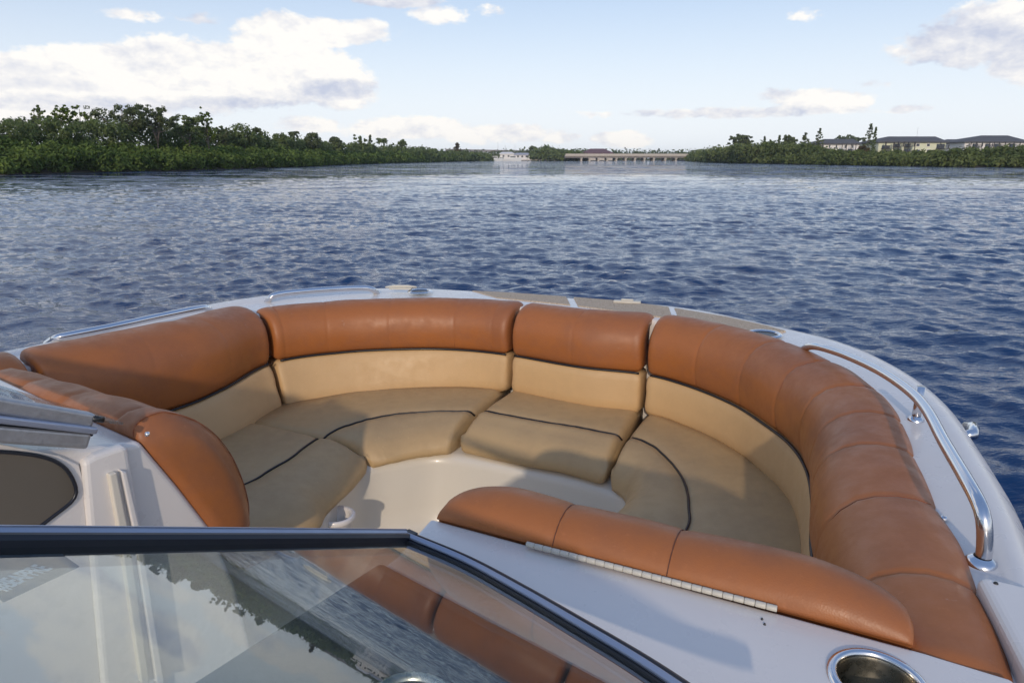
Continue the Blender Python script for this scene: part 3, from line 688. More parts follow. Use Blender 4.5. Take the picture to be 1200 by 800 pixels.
# ---------------- deck fittings
def disc(px_, r, lbl, name='gunwale_cup_holder', z=-.558):
    c = U(px_[0], px_[1], z); e = empty(name, c); e.parent = boat; e.location = c-ORI[boat.name]; e['label'] = lbl
    mesh_obj('rim', *spin_profile([(r*.72,-.001),(r*.75,.004),(r*.9,.005),(r,.001)], c, 36), M['steel'], e)
    mesh_obj('cup', *spin_profile([(r*.74,.001),(r*.6,-.0005),(0,-.001)], c, 36), M['lens'], e)
disc((896, 391.5), .056, 'round stainless drink holder in the starboard bow gunwale', z=-.556)
disc((492, 341.5), .055, 'round stainless drink holder in the port bow gunwale', z=-.572)
c = U(470, 337.5, -.56); o = mesh_obj('deck_cleat', *merge(box(c, (.10, .04, .008), R(-4)), tube([c+np.array((-.07,.0,.004)), c+np.array((-.03,0,.008)), c+np.array((.03,0,.008)), c+np.array((.07,0,.004))], [.004,.007,.007,.004], 10)), M['hinge'], boat, label='low cream fitting on the port bow gunwale'); bevel(o, .004, 2)
# hull side fitting outside starboard
c = U(1137, 506, -.60); o = mesh_obj('docking_cleat', *tube([c+np.append(-H_*.04-L_*.012, 0), c+np.append(-H_*.025+L_*.004, .004), c+np.append(H_*.025+L_*.004, .004), c+np.append(H_*.04-L_*.012, 0)], [.009, .013, .013, .009], 12), M['steel'], boat, label='chrome cleat on the outside of the starboard hull')
for x, y, z, rr in ((1106, 606, -.556, .006), (893, 725, -.5395, .0016), (896, 731, -.5395, .0016), (1167, 683, -.5295, .003)):
    c = U(x, y, z); mesh_obj('snap_button' if rr > .004 else 'screw_head', *spin_profile([(0, .0015+rr*.2), (rr*.6, .0012+rr*.2), (rr, 0), (rr, -.003)], c, 14), M['steel'] if rr > .004 else M['lens'], boat)
# ---------------- grab rails
def rail(px_path, zs, r, lbl, feet, n=90):
    P = crom([U(x, y, z) for (x, y), z in zip(px_path, zs)], n)
    e = mesh_obj('grab_rail', *tube(P, r, 16), M['steel'], boat, label=lbl)
    for (x, y, z0, h, rr) in feet:
        c = U(x, y, z0)
        if h: mesh_obj('stanchion', *tube([c, c+np.array((0,0,h))], rr, 14), M['steel'], e)
        mesh_obj('rail_foot', *spin_profile([(rr*1.0,.010),(rr*1.5,.006),(rr*1.85,.002),(rr*1.9,-.003)], c, 24), M['steel'], e)
rail([(1150,662),(1153,648),(1154,632),(1153,610),(1147,590),(1131,560),(1107,519),(1085,479),(1063,456),(1028,433),(988,415),(958,406),(945,407),(939,412)],
     [-.565,-.545,-.525,-.498,-.482,-.475,-.475,-.475,-.478,-.486,-.50,-.515,-.535,-.562], .0105, 'curved stainless grab rail on the starboard gunwale', [(1150,659,-.560,0,.0115),(1073,492,-.561,.078,.009),(940,411,-.561,0,.0105)])
rail([(54,404),(62,398),(75,394),(130,383),(190,370),(232,361.5),(243,361),(248,366)], [-.595,-.575,-.56,-.553,-.553,-.556,-.565,-.59], .0125, 'low stainless grab rail on the port gunwale beside the long cushion', [])
rail([(313,354),(318,348),(328,344.5),(360,341),(395,338.5),(424,337.5),(436,339),(442,344)], [-.59,-.565,-.555,-.55,-.55,-.552,-.56,-.585], .0125, 'low stainless grab rail on the port gunwale at the bow corner', [])

# ---------------- windshield, starboard
ws = empty('windshield', UG(480, 632)); ws.parent = boat; ws.location = ORI[ws.name]-ORI[boat.name]; ws['label'] = 'tinted starboard windshield pane in a dark frame, mirroring sky, water and seats'
def aft_up(p, tz):      # run up the glass plane, straight aft, until height tz above eye-level origin
    s = np.array((-H_[0], -H_[1], 0)); s[2] = -(s[:2] @ NG[:2])/NG[2]; k = (tz+CAMZ-p[2])/s[2]; return p+s*k
basec = [UG(x, y) for x, y in ((478,632),(545,660.5),(612,697),(680,737),(748,778),(810,820),(880,872),(960,940))]
BASE = crom(basec, 50)
topz = -.215
post0 = UG(478, 632); pst = UG(0, 637); dirp = pst-post0; post1 = post0+dirp*((topz+CAMZ-post0[2])/dirp[2])
end = BASE[-1]; topR = aft_up(end, topz)
gl = list(BASE)+[topR, post1]
mesh_obj('glass_pane', *prism(gl, -NG*.005), M['glass'], ws, smooth=False)
fix_normals(bpy.data.objects['glass_pane'])
def plane_bar(path, off, w, h, up, m, name, lbl=None):
    path = np.asarray(path, float); T = np.gradient(path, axis=0); T /= np.linalg.norm(T, axis=1)[:, None]; S = np.cross(T, NG); secs = []
    for P, s in zip(path, S):
        c = P+s*off+NG*up; r_ = .22
        secs.append([c-s*w/2+NG*(-h/2), c-s*w/2+NG*(h/2-h*r_), c-s*(w/2-h*r_)+NG*h/2, c+s*(w/2-h*r_)+NG*h/2, c+s*w/2+NG*(h/2-h*r_), c+s*w/2-NG*h/2])
    o = fix_normals(mesh_obj(name, *loft(secs), m, ws, smooth=False, label=lbl)); return o
PST = resample(np.array([post0, post1]), 12)
# T runs to starboard along base; S = T x N points forward (towards the bow)
plane_bar(BASE, -.0065, .011, .016, .002, M['rubber'], 'gasket')
plane_bar(BASE, .004, .0095, .018, .001, M['alu'], 'frame_bar')
plane_bar(BASE, .0105, .0030, .012, -.002, M['rubber'], 'gasket')
sgn = 1 if np.cross(PST[1]-PST[0], NG) @ np.append(L_, 0) < 0 else -1
plane_bar(PST, .0070*sgn, .0075, .022, .002, M['alu'], 'frame_bar')
plane_bar(PST, -.0030*sgn, .0125, .017, .001, M['rubber'], 'gasket')
TOP = resample(np.array([post1, topR]), 12)
plane_bar(TOP, 0, .022, .02, 0, M['alu'], 'frame_bar')
# corner cap where post and base meet
cc = UG(479, 631)+NG*.001-np.append(H_*.006, 0)+np.append(L_*.003, 0)
# sticker on the glass with its lettering
sp0, sp1, sp2, sp3 = UG(2, 694), UG(96, 654), UG(60, 640), UG(-30, 655)
stk = [UG(-30, 640), UG(-22, 668), UG(1, 681), UG(2, 690), UG(8, 694.5), UG(14, 692), UG(96, 655), UG(60, 630)]
M['sticker'] = simple('grey_sticker_film', (.13, .15, .18), .5, 0, .5, 60)
M['lettering'] = simple('pale_sticker_lettering', (.85, .88, .9), .6)
stk_lo = UG(8, 694); 
st = mesh_obj('sticker', *prism([np.array(p)-NG*.0058 for p in stk], -NG*.0004), M['sticker'], ws, smooth=False, label='grey camouflage sticker with pale capital letters'); fix_normals(st)
def text_on(txt, o0, ux, uy, size, m, parent, name):
    cu = bpy.data.curves.new('text', 'FONT'); cu.body = txt; cu.size = 1; cu.extrude = .012; cu.offset = .02; cu.space_character = .92
    ob = bpy.data.objects.new('text', cu); COL.objects.link(ob); bpy.context.view_layer.update()
    me = bpy.data.meshes.new_from_object(ob.evaluated_get(bpy.context.evaluated_depsgraph_get())); bpy.data.objects.remove(ob)
    V = np.array([v.co[:] for v in me.vertices]); nrm = np.cross(ux, uy); nrm /= np.linalg.norm(nrm)
    V = o0 + V[:, :1]*ux*size + V[:, 1:2]*uy*size + V[:, 2:3]*nrm*size
    return mesh_obj(name, V, [tuple(p.vertices) for p in me.polygons], m, parent, smooth=False)
ta, tb = UG(8, 683), UG(64, 658); ux = (tb-ta)/np.linalg.norm(tb-ta); uy = np.cross(NG, ux)
st2 = text_on('#BEAPPRE', ta-NG*.0053, ux, uy*1.3, np.linalg.norm(tb-ta)/4.1, M['lettering'], st, 'lettering')

o = mesh_obj('corner_cap', *loft([[cc+np.append(H_*a+L_*l, 0)+NG*h for a, l in ((-.008,-.009),(.009,-.010),(.008,.010),(-.008,.009))] for h in (-.006, .009, .011)]), M['rubber'], ws, smooth=False); fix_normals(o); bevel(o, .002, 2)
# ---------------- steering wheel behind the dash
hub = B(.12, -.28, -.62); tl = R(35); ax = np.append(-H_*math.cos(tl), math.sin(tl)); e1 = np.append(L_, 0); e2 = np.cross(ax, e1)
sw = empty('steering_wheel', hub); sw.parent = boat; sw.location = hub-ORI[boat.name]; sw['label'] = 'dark steering wheel under the windshield'
ang = np.linspace(0, 2*math.pi, 49)[:-1]; secs = []
for a in ang:
    rad = math.cos(a)*e1+math.sin(a)*e2; secs.append([hub+rad*(.17+.012*math.cos(t))+ax*.012*math.sin(t) for t in np.linspace(0, 2*math.pi, 10, endpoint=False)])
mesh_obj('rim', *loft(secs, True, False, True), M['darkvinyl'], sw)
for k in range(3):
    a = math.pi/2+k*2*math.pi/3; rad = math.cos(a)*e1+math.sin(a)*e2; mesh_obj('spoke', *tube([hub, hub+rad*.165], .009, 8), M['steel'], sw)
mesh_obj('hub', *tube([hub-ax*.12, hub+ax*.02], .035, 16), M['darkvinyl'], sw)

# ---------------- port console
LW = -1.318
front = [(.598, -.537), (.66, -.66), (.718, -.785), (.76, -.95), (.80, -1.29)]
topl = [(.585, -.537), (.47, -.510), (.36, -.474), (.1, -.40), (-.25, -.40)]
poly = [B(a, LW, z) for a, z in front] + [B(-.25, LW, -1.29)] + [B(a, LW, z) for a, z in reversed(topl)]
pc = mesh_obj('console_body', *prism(poly, np.append(-L_*.80, 0)), M['gel'], boat, smooth=False, label='white fibreglass port console beside the walkthrough'); fix_normals(pc); bevel(pc, .014, 4)
def wall_piece(pxs, l, th, m, name, lbl=None, bw=.006, parent=None):
    pts = [UL(x, y, l) for x, y in pxs]; o = mesh_obj(name, *prism(pts, np.append(-L_*th, 0)), m, parent or pc, smooth=False, label=lbl); fix_normals(o)
    if bw: bevel(o, bw, 3)
    return o
wall_piece([(98,541),(112,533),(147,521),(151,526),(167,622),(194,800),(202,860),(128,860),(121,800),(105,622)], -1.300, .03, M['gel'], 'door_frame', 'white moulded door frame post', .010)
wall_piece([(128,556),(137,553),(151,622),(176,800),(166,800),(140,622)], -1.288, .02, M['cream'], 'door_handle', 'grip strip with sunlit cream put into its colour', .003)  # cream tone stands for sunlight on the bump's left face
wall_piece([(142,551),(149,553),(165,622),(193,800),(184,800),(157,622)], -1.288, .02, M['gel'], 'door_handle', 'white outer grip strip', .003)
# smoked window with gasket
wp = [(-120,519),(-40,526),(0,529),(24,531),(45,534),(62,539),(75,547),(83,557),(88,568),(89.5,577),(86,585),(79,592),(62,605),(45,618),(28,631),(0,652),(-120,720)]
wpts = crom([UL(x, y, -1.309) for x, y in wp], 60)
w_ = mesh_obj('window', *prism(wpts, np.append(-L_*.006, 0)), M['smoke'], pc, smooth=False, label='dark smoked window in the side of the port console'); fix_normals(w_)
mesh_obj('window_gasket', *tube(np.vstack([wpts, wpts[:1]]), .0035, 8, False), M['rubber'], w_)
wall_piece([(-160,516),(0,520),(70,534),(93,545),(97,560),(102,622),(118,800),(120,860),(-160,860)], -1.312, .006, M['gel'], 'door', 'white door panel round the smoked window', .002)
# lifted centre pane and port windshield frame, folded together
pf = empty('windshield', UL(105, 515, -1.3)); pf.parent = boat; pf.location = ORI[pf.name]-ORI[boat.name]; pf['label'] = 'port windshield with the silver framed centre pane folded against it'
def silver_bar(pa, pb, l, hpx, th, m, name, ext=1.0, lbl=None, bw=.003):
    a0, b0 = UL(*pa, l), UL(*pb, l); d = b0-a0; a0 = a0-d*ext; depth = np.linalg.norm(b0-np.array((0,0,CAMZ))); h = hpx/F*depth*1.0
    up = np.cross(np.append(L_, 0), d); up /= np.linalg.norm(up); up = up if up[2] > 0 else -up
    q = [a0+up*h/2, b0+up*h/2, b0-up*h/2, a0-up*h/2]
    o = mesh_obj(name, *prism(q, np.append(-L_*th, 0)), m, pf, smooth=False, label=lbl); fix_normals(o); bevel(o, bw, 3); return o
silver_bar((0,476.5),(111,494.5), -1.292, 15.5, .03, M['aluworn'], 'frame_bar', 1.6, 'weathered silver top frame bar', .006)
silver_bar((0,492),(115,505.5), -1.280, 7, .035, M['alu'], 'frame_bar', 1.6, 'blue grey lower frame bar', .004)
silver_bar((0,500),(110,509.5), -1.290, 4, .03, M['rubber'], 'gasket', 1.6)  # black strip drawn for the shaded gap between the two bars
silver_bar((0,509.5),(106,517.5), -1.286, 16, .03, M['aluworn'], 'frame_bar', 1.6, 'flat silver sill bar', .006)
c0, c1 = UL(108, 490, -1.296), UL(121, 491.5, -1.296); mesh_obj('latch', *tube([c0, c1], [.006, .006], 10), M['lens'], pf, label='black latch stub at the end of the folded frame')
# port pane itself
pp = [B(.585, -1.345, -.50), B(.50, -1.8, -.475), B(.32, -2.16, -.42), B(-.05, -2.16, -.21), B(-.05, -1.345, -.21)]
o = mesh_obj('glass_pane', *prism(pp, -NG*.005), M['glass'], pf, smooth=False); fix_normals(o)
mesh_obj('frame_bar', *tube([pp[2], pp[3], pp[4]], .009, 8), M['alu'], pf)

# ------------------------------------------------------------------ banks
def shore(pxs): return [U(x, y, -CAMZ) for x, y in pxs]
left_sh = [np.array((-190., 18, 0)), np.array((-95., 48, 0))]+shore([(0,205.2),(80,203),(150,201.5),(220,200),(300,197.5),(360,195.2),(400,193.3),(450,191.5),(500,190.2),(538,189.4),(573,188.8)])
right_sh = shore([(806,188.9),(830,190.2),(870,191.3),(920,192.4),(960,193.2),(1000,194),(1060,194.9),(1130,195.8),(1200,196.6)])+[np.array((110., 88, 0)), np.array((150., 55, 0)), np.array((200., 10, 0))]
def ground(name, sh, back):
    sh = np.array(sh); mid = sh.mean(0); secs = []
    for p, bk in zip(sh, back):
        bk = np.array(bk, float); d = bk-p[:2]; d /= np.linalg.norm(d)
        f = lambda s, z: (p[0]+d[0]*s, p[1]+d[1]*s, z)
        L = np.linalg.norm(bk-p[:2]); secs.append([f(-.5, -.6), f(0, -.05), f(1.5, .25), f(6, .4), f(L*.3, .6), f(L, .8)])
    mesh_obj(name, *loft(secs, False, False), M['mud'], None, True); tag(bpy.data.objects[name], kind='structure')
ground('river_bank', left_sh, [(-1500+i*100, 500+i*200) for i in range(len(left_sh))])
ground('far_bank', [np.array(p) for p in right_sh], [(500+i*60, 3000-i*200) for i in range(len(right_sh))])
o = mesh_obj('shoreline', [(-900,470,.3),(1200,470,.3),(3000,6000,1),(-3000,6000,1),(-900,468,-.5),(1200,468,-.5)], [(0,1,2,3),(4,5,1,0)], M['mud'], None, False); tag(o, kind='structure')

def leaves(C, Rr, n, size, r, flat=1.0):
    """C (k,3) centres, Rr (k,) radii -> (k*n,4,3) leaf quads on bumpy shells"""
    k = len(C); d = r.normal(size=(k, n, 3)); d /= np.linalg.norm(d, axis=2)[..., None]
    rad = (.55+.5*r.random((k, n)))*Rr[:, None]; c = C[:, None]+d*rad[..., None]*np.array((1, 1, flat))
    nn = d+r.normal(size=(k, n, 3))*.55+np.array((0, 0, .35)); nn /= np.linalg.norm(nn, axis=2)[..., None]
    t = np.cross(nn, r.normal(size=(k, n, 3))); t /= np.linalg.norm(t, axis=2)[..., None]; bt = np.cross(nn, t)
    s = size*(.6+.8*r.random((k, n)))[..., None] if np.isscalar(size) else size[:, None, None]*(.6+.8*r.random((k, n)))[..., None]
    q = np.stack([c-t*s, c-bt*s*.5, c+t*s, c+bt*s*.5], 2)
    return q.reshape(-1, 4, 3)
def thicket(name, sh, top_h, depth, n, nl, mt, lbl, seed, side, dens_pow=1.0, lsz=.0022):
    r = np.random.default_rng(seed); P = resample(np.array(sh)[:, :2], 400); d = np.linalg.norm(P, axis=1)
    seg = np.r_[0, np.cumsum(np.linalg.norm(np.diff(P, axis=0), axis=1)/np.maximum(d[1:], 40)**dens_pow)]
    u = r.random(n)*seg[-1]; X = np.interp(u, seg, P[:, 0]); Y = np.interp(u, seg, P[:, 1])
    T = np.stack([np.interp(u, seg, np.gradient(P[:, 0])), np.interp(u, seg, np.gradient(P[:, 1]))], 1); T /= np.linalg.norm(T, axis=1)[:, None]
    N = np.stack([-T[:, 1], T[:, 0]], 1)*side; dist = np.hypot(X, Y)
    row = r.random(n)**1.3; back = row*depth
    hloc = top_h(X, Y, dist)*(.78+.25*np.array([mnoise.noise(Vector((x*.16, y*.16, seed))) for x, y in zip(X, Y)])*1.6)
    z = (.12+.88*r.random(n)**.8)*hloc*(.62+.38*np.minimum(1, row*2.2))
    Rr = (.55+.75*r.random(n))*np.clip(dist/95, .75, 2.4)
    # lean over the water a little at mid height
    lean = .9*np.sin(np.clip(z/3, 0, 1)*math.pi)
    C = np.stack([X+N[:, 0]*(back-lean+.9), Y+N[:, 1]*(back-lean+.9), np.maximum(z, Rr*.45)], 1)
    q = leaves(C, Rr, nl, lsz*dist, r, .8)
    q[..., 2] = np.maximum(q[..., 2], .05)
    o = big_quads(name, q, mt); tag(o, lbl, 'mangroves', kind='stuff'); return o
thicket('mangrove_thicket', left_sh[1:], lambda x, y, d: np.interp(d, [60, 110, 200, 400], [4.0, 3.6, 3.0, 2.8]), 7, 3400, 85, M['mangrove'], 'dense green mangrove thicket lining the left bank', 11, 1, .9)
thicket('mangrove_thicket', right_sh[:-1], lambda x, y, d: np.clip(1.9+(d-100)*.009, 1.8, 3.4), 9, 2400, 60, M['mangrove_far'], 'olive green mangrove thicket lining the right bank', 12, 1, .9)

# trees one can tell apart
def tree(x, ytop, ybase_px, D, wpx, kind, mt, lbl, cat='tree', seed=1, name='tree', group=None, z0=.4):
    r = np.random.default_rng(seed); dr = px_dir(x, 186); dr = dr[:2]/dr[1]; base = np.array((dr[0]*D, D, z0)); sc_ = D/F
    D = D*1.14; dr = px_dir(x, 186); dr = dr[:2]/dr[1]; base = np.array((dr[0]*D, D, z0)); sc_ = D/F; H = CAMZ+(185.6-ytop)*sc_*1.0 - z0; w = wpx*sc_/2
    t = empty(name, base.tolist()); tag(t, lbl, cat, group)
    lean = r.normal()*.04*H; br = []
    def rad(h): return max(.05*sc_*8, .022*H)*(1-.8*h)
    tr = [base+np.array((lean*s+.03*H*math.sin(3*s+seed), .02*H*math.sin(2*s), H*s)) for s in np.linspace(0, .93, 7)]
    parts = [tube(tr, [max(.013*H*(1-.8*s), .03) for s in np.linspace(0, 1, 7)], 7)]
    C = []; Rr = []
    if kind == 'spread':
        for k in range(17):
            s = .45+.45*r.random(); st = tr[0]+(tr[-1]-tr[0])*s*.9; a = r.random()*2*math.pi; rr = w*(.35+.65*r.random())
            en = np.array((st[0]+math.cos(a)*rr, st[1]+math.sin(a)*rr*.7, base[2]+H*(.68+.28*r.random())))
            parts.append(tube(crom([st, (st+en)/2+np.array((0,0,-.04*H)), en], 6), [.008*H, .007*H, .005*H, .004*H, .003*H, .002*H], 5))
            for _ in range(6): C.append(en+r.normal(size=3)*np.array((.22*w, .2*w, .04*H))); Rr.append(.11*w+.012*H)
        flat, nl = .55, 26
    elif kind == 'round':
        for k in range(30):
            v = r.normal(size=3); v /= np.linalg.norm(v); C.append(base+np.array((v[0]*w*.7, v[1]*w*.7, H*.72+v[2]*H*.22))); Rr.append(.3*w)
            if k < 6: parts.append(tube([tr[3], C[-1]], [.012*H, .004*H], 5))
        flat, nl = .9, 40
    elif kind == 'sparse':
        for k in range(14):
            s = .5+.45*r.random(); st = tr[0]+(tr[-1]-tr[0])*s*.85; a = r.random()*2*math.pi; rr = w*(.4+.6*r.random())
            en = np.array((st[0]+math.cos(a)*rr, st[1]+math.sin(a)*rr*.6, min(st[2]+H*(.1+.2*r.random()), base[2]+H*.98)))
            parts.append(tube(crom([st, (st+en)/2, en], 5), [.006*H, .005*H, .004*H, .003*H, .002*H], 5))
            for _ in range(5): C.append(en+r.normal(size=3)*np.array((.22*w, .2*w, .06*H))); Rr.append(.12*w)
        flat, nl = .7, 20
    elif kind == 'cone':
        for s in np.linspace(.25, 1, 14):
            rr = w*(1.08-s)*1.5
            for _ in range(4): a = r.random()*6.28; q_ = rr*r.uniform(.2, 1.15); C.append(base+np.array((math.cos(a)*q_, math.sin(a)*q_, H*(s+r.uniform(-.03, .03))*.97))); Rr.append(max(.10*w, rr*.22))
            if s < .9: a = r.random()*6.28; parts.append(tube([base+np.array((0,0,H*s)), base+np.array((math.cos(a)*rr, math.sin(a)*rr, H*s))], [.008*H, .003*H], 4))
        flat, nl = .6, 8
    elif kind == 'palm':
        top = tr[-1]
        for k in range(14):
            a = k*2.4; el = r.uniform(-.3, .9); L = w*1.2
            pts = [top+np.array((math.cos(a)*L*s, math.sin(a)*L*s, L*(math.sin(el)*s-.55*s*s))) for s in np.linspace(0, 1, 6)]
            for p in pts[1:]: C.append(p); Rr.append(.16*w)
        flat, nl = .5, 10
    mesh_obj('trunk', *merge(*parts), M['bark'], t)
    q = leaves(np.array(C), np.array(Rr), nl, .0017*D, r, flat); big_quads('crown', q, mt, t); return t
TR = [
 (38,139,200,70,30,'round','leaf_dark','dark rounded tree rising behind the mangroves at the far left'),
 (50,131,200,72,18,'sparse','leaf_olive','thin ragged tree with a few leaf tufts right of the dark rounded tree, far left'),
 (75,129,200,73,24,'sparse','leaf_bright','bright green sparse crown on the left bank, second thin tree from the left edge'),
 (100,128,200,75,34,'sparse','leaf_bright','leaning bright green sparse tree left of the big spreading tree'),
 (148,127,200,78,54,'spread','leaf_dark','big dark spreading tree, tallest and widest on the left bank'),
 (188,130,200,80,42,'spread','leaf_dark','dark flat-topped spreading tree just right of the biggest one'),
 (222,139,200,84,36,'spread','leaf_olive','broad open olive tree right of the two dark spreading trees'),
 (244,137,200,86,16,'sparse','leaf_bright','pale leaning tree with a narrow crown on the left bank'),
 (285,148,199,100,34,'round','leaf_olive','low rounded green tree midway along the left bank'),
 (262,152,199,95,22,'sparse','leaf_dark','small ragged dark tree left of the low rounded tree'),
 (304,151,198,108,15,'round','leaf_dark','small dark bushy tree on the left bank skyline'),
 (330,158,197,118,22,'round','leaf_olive','squat olive tree above the hedge of the left bank'),
 (347,156,197,125,9,'palm','leaf_dark','little palm-like tuft standing up from the left bank'),
 (368,157,196,132,20,'round','leaf_dark','dark rounded crown right of the palm-like tuft'),
 (394,162,195,150,16,'round','leaf_dark','dark tufted tree on the receding left bank'),
 (422,163,194,175,12,'sparse','leaf_olive','thin twiggy tree on the receding left bank'),
 (435,160,193,190,7,'cone','leaf_dark','slender pointed tree on the receding left bank'),
 (448,164,193,205,9,'palm','leaf_olive','small palm beyond the slender pointed tree'),
 (472,166,192,225,8,'sparse','leaf_olive','tiny upright tree near the distant end of the left bank'),
 (536,169,190,330,12,'cone','leaf_brown','brownish conical tree standing alone before the distant flyover'),
 (625,173,189,420,7,'palm','leaf_olive','left of the two palms beside the marina'),
 (640,174,189,420,14,'round','leaf_olive','round tree beside the marina palm'),
 (866,161,190,230,22,'spread','leaf_dark','flat-topped open tree on the right bank nearest the bridge'),
 (894,162,191,210,6,'cone','leaf_dark','first small conifer on the right bank'),
 (911,161,191,205,7,'cone','leaf_dark','second small conifer, right of the first, on the right bank'),
 (901,166,191,206,5,'cone','leaf_dark','tiniest conifer between the two small conifers'),
 (923,162,191,200,14,'spread','leaf_dark','small flat crown between the conifers on the right bank'),
 (941,158,192,195,18,'cone','leaf_dark','ragged broad conifer left of the apartments'),
 (957,153,193,190,14,'cone','leaf_dark','tall conifer at the left end of the white apartment roof'),
 (993,162,193,330,24,'spread','leaf_dark','dark branching tree showing above the white apartment roof'),
 (1015,148,194,200,15,'cone','leaf_dark','tallest slim conifer between the two apartment blocks'),
 (1022,151,194,205,6,'cone','leaf_olive','very slender pale conifer beside the tallest one'),
 (1011,172,194,195,14,'round','leaf_brown','reddish brown shrubby tree at the foot of the tallest conifer')]
for i, (x, yt, yb, D, w, k, mt, lb) in enumerate(TR): tree(x, yt, yb, D, w, k, M[mt], lb, 'tree', 100+i, {'cone': 'conifer_tree', 'palm': 'palm_tree'}.get(k, 'tree'))
# emergent shrubs filling the skyline behind the thicket
def skyline(name, pts, Dfun, n, nl, mt, lbl, seed, spread=6, jit=3):
    r = np.random.default_rng(seed); xs = np.array([p[0] for p in pts]); ys = np.array([p[1] for p in pts])
    x = r.uniform(xs[0], xs[-1], n); yt = np.interp(x, xs, ys)+r.normal(size=n)*.0
    D = np.array([Dfun(a) for a in x])+r.random(n)*spread
    top = CAMZ+(185.6-yt)*D/F+np.array([1.2*mnoise.noise(Vector((a*.09, seed, 0)))+.7*mnoise.noise(Vector((a*.35, seed, 0))) for a in x])*jit*D/F*1.3
    z = top*(.35+.62*r.random(n)**.6); Rr = (.55+.6*r.random(n))*D/100*1.1
    C = np.stack([(x-600)/F/math.cos(TILT)*D*.985, D, z], 1)
    # exact lateral: ray through (x,186)
    C[:, 0] = np.array([px_dir(a, 186)[0]/px_dir(a, 186)[1] for a in x])*D
    o = big_quads(name, leaves(C, Rr, nl, .0022*D, r, .8), mt); tag(o, lbl, 'trees', kind='stuff'); return o
def DL(x): return float(np.interp(x, [-150,0,150,300,400,500,575], [58,66,82,112,168,275,395]))+4
skyline('woodland', [(-150,144),(0,147),(60,143),(130,147),(200,148),(240,154),(300,161),(350,166.5),(420,172.5),(500,179.5),(550,183.5),(574,186)], DL, 900, 60, M['leaf_olive'], 'mixed trees massed behind the left mangroves', 31)
def DR(x): return float(np.interp(x, [806,830,870,1000,1200,1400], [400,262,215,150,116,90]))+5
skyline('woodland', [(808,184),(830,180),(860,174),(900,171),(940,174),(985,181),(1010,184),(1060,184),(1110,182),(1150,178),(1200,175),(1300,174)], DR, 800, 50, M['mangrove_far'], 'mixed trees massed behind the right mangroves', 32)
skyline('far_woodland', [(300,182),(480,179),(560,181.5),(600,182),(640,178),(665,179),(700,181),(810,181.5),(900,180),(1000,180),(1250,180)], lambda x: 520, 700, 30, M['leaf_dark'], 'dark line of distant trees behind the bridge', 33, 60, 1)
skyline('shore_shrubs', [(626,181),(640,177),(660,180),(672,183),(682,186)], lambda x: 405, 160, 40, M['leaf_olive'], 'green shrubs between the marina and the bridge', 34, 8, 1)

# ------------------------------------------------------------------ distant structures
def XZ(x, y, D):
    d = px_dir(x, y); k = D/d[1]; return np.array((d[0]*k, D, CAMZ+d[2]*k))
def hip_house(name, x0, x1, yr0, yr1, ridge, yeave, yb, D, depth, wallm, roofm, lbl, wins=(), balcs=(), cat='building', garage=()):
    a, c = XZ(x0, yeave, D), XZ(x1, yeave, D); e = empty(name, ((a[0]+c[0])/2, D+depth/2, .3)); tag(e, lbl, cat)
    ze = a[2]; w = c[0]-a[0]; zr = XZ(yr0, ridge, D+depth/2)[2]
    o = mesh_obj('wall', *box(((a[0]+c[0])/2, D+depth/2, (ze+.3)/2), (w, depth, ze-.3)), M[wallm], e, smooth=False)
    r0 = XZ(yr0, ridge, D+depth/2); r1 = XZ(yr1, ridge, D+depth/2); ov = .6
    V = [(a[0]-ov, D-ov, ze), (c[0]+ov, D-ov, ze), (c[0]+ov, D+depth+ov, ze), (a[0]-ov, D+depth+ov, ze), tuple(r0), tuple(r1), (a[0]-ov, D-ov, ze-.35), (c[0]+ov, D-ov, ze-.35), (c[0]+ov, D+depth+ov, ze-.35), (a[0]-ov, D+depth+ov, ze-.35)]
    rf = mesh_obj('roof', V, [(0,1,5,4),(1,2,5),(2,3,4,5),(3,0,4),(0,6,7,1),(1,7,8,2),(2,8,9,3),(3,9,6,0),(6,9,8,7)], M[roofm], e, smooth=False)
    for (wx0, wx1, wy0, wy1) in wins:
        p, q = XZ(wx0, wy1, D), XZ(wx1, wy0, D)
        f = mesh_obj('window', *box(((p[0]+q[0])/2, D-.04, (p[2]+q[2])/2), (q[0]-p[0]+.3, .12, q[2]-p[2]+.3)), M['wall_white'], e, smooth=False)
        mesh_obj('pane', *box(((p[0]+q[0])/2, D-.12, (p[2]+q[2])/2), (q[0]-p[0], .06, q[2]-p[2])), M['window'], f, smooth=False)
    for (wx0, wx1, wy0, wy1) in balcs:
        p, q = XZ(wx0, wy1, D), XZ(wx1, wy0, D); cx = (p[0]+q[0])/2; ww = q[0]-p[0]
        bk = mesh_obj('balcony', *box((cx, D-.03, (p[2]+q[2])/2), (ww, .10, q[2]-p[2])), M['window'], e, smooth=False)
        rl = [box((cx, D-1.3, p[2]+.1), (ww+.4, 2.4, .16)), box((cx, D-2.45, p[2]+1.1), (ww+.4, .08, .08))]
        for k in range(9): rl.append(box((cx-ww/2+ww*k/8, D-2.45, p[2]+.6), (.07, .07, 1.0)))
        for sx in (-1, 1): rl.append(box((cx+sx*ww*.5, D-2.4, (p[2]+ze)/2), (.22, .22, ze-p[2])))
        mesh_obj('railing', *merge(*rl), M['balc'], bk, smooth=False)
    return e
hip_house('apartment_building', 959, 1007.5, 966, 1000, 163, 168.2, 184, 262, 14, 'wall_white', 'roof', 'white apartment block with a dark hip roof, left of the tallest conifer',
   wins=[(963,965,170,173.5),(971,973,170,173.5),(979,981,170,173.5),(990,992,170,173.5),(998,1000,170,173.5)], balcs=[(982.5,988,174.5,179),(993,999,174.5,179)])
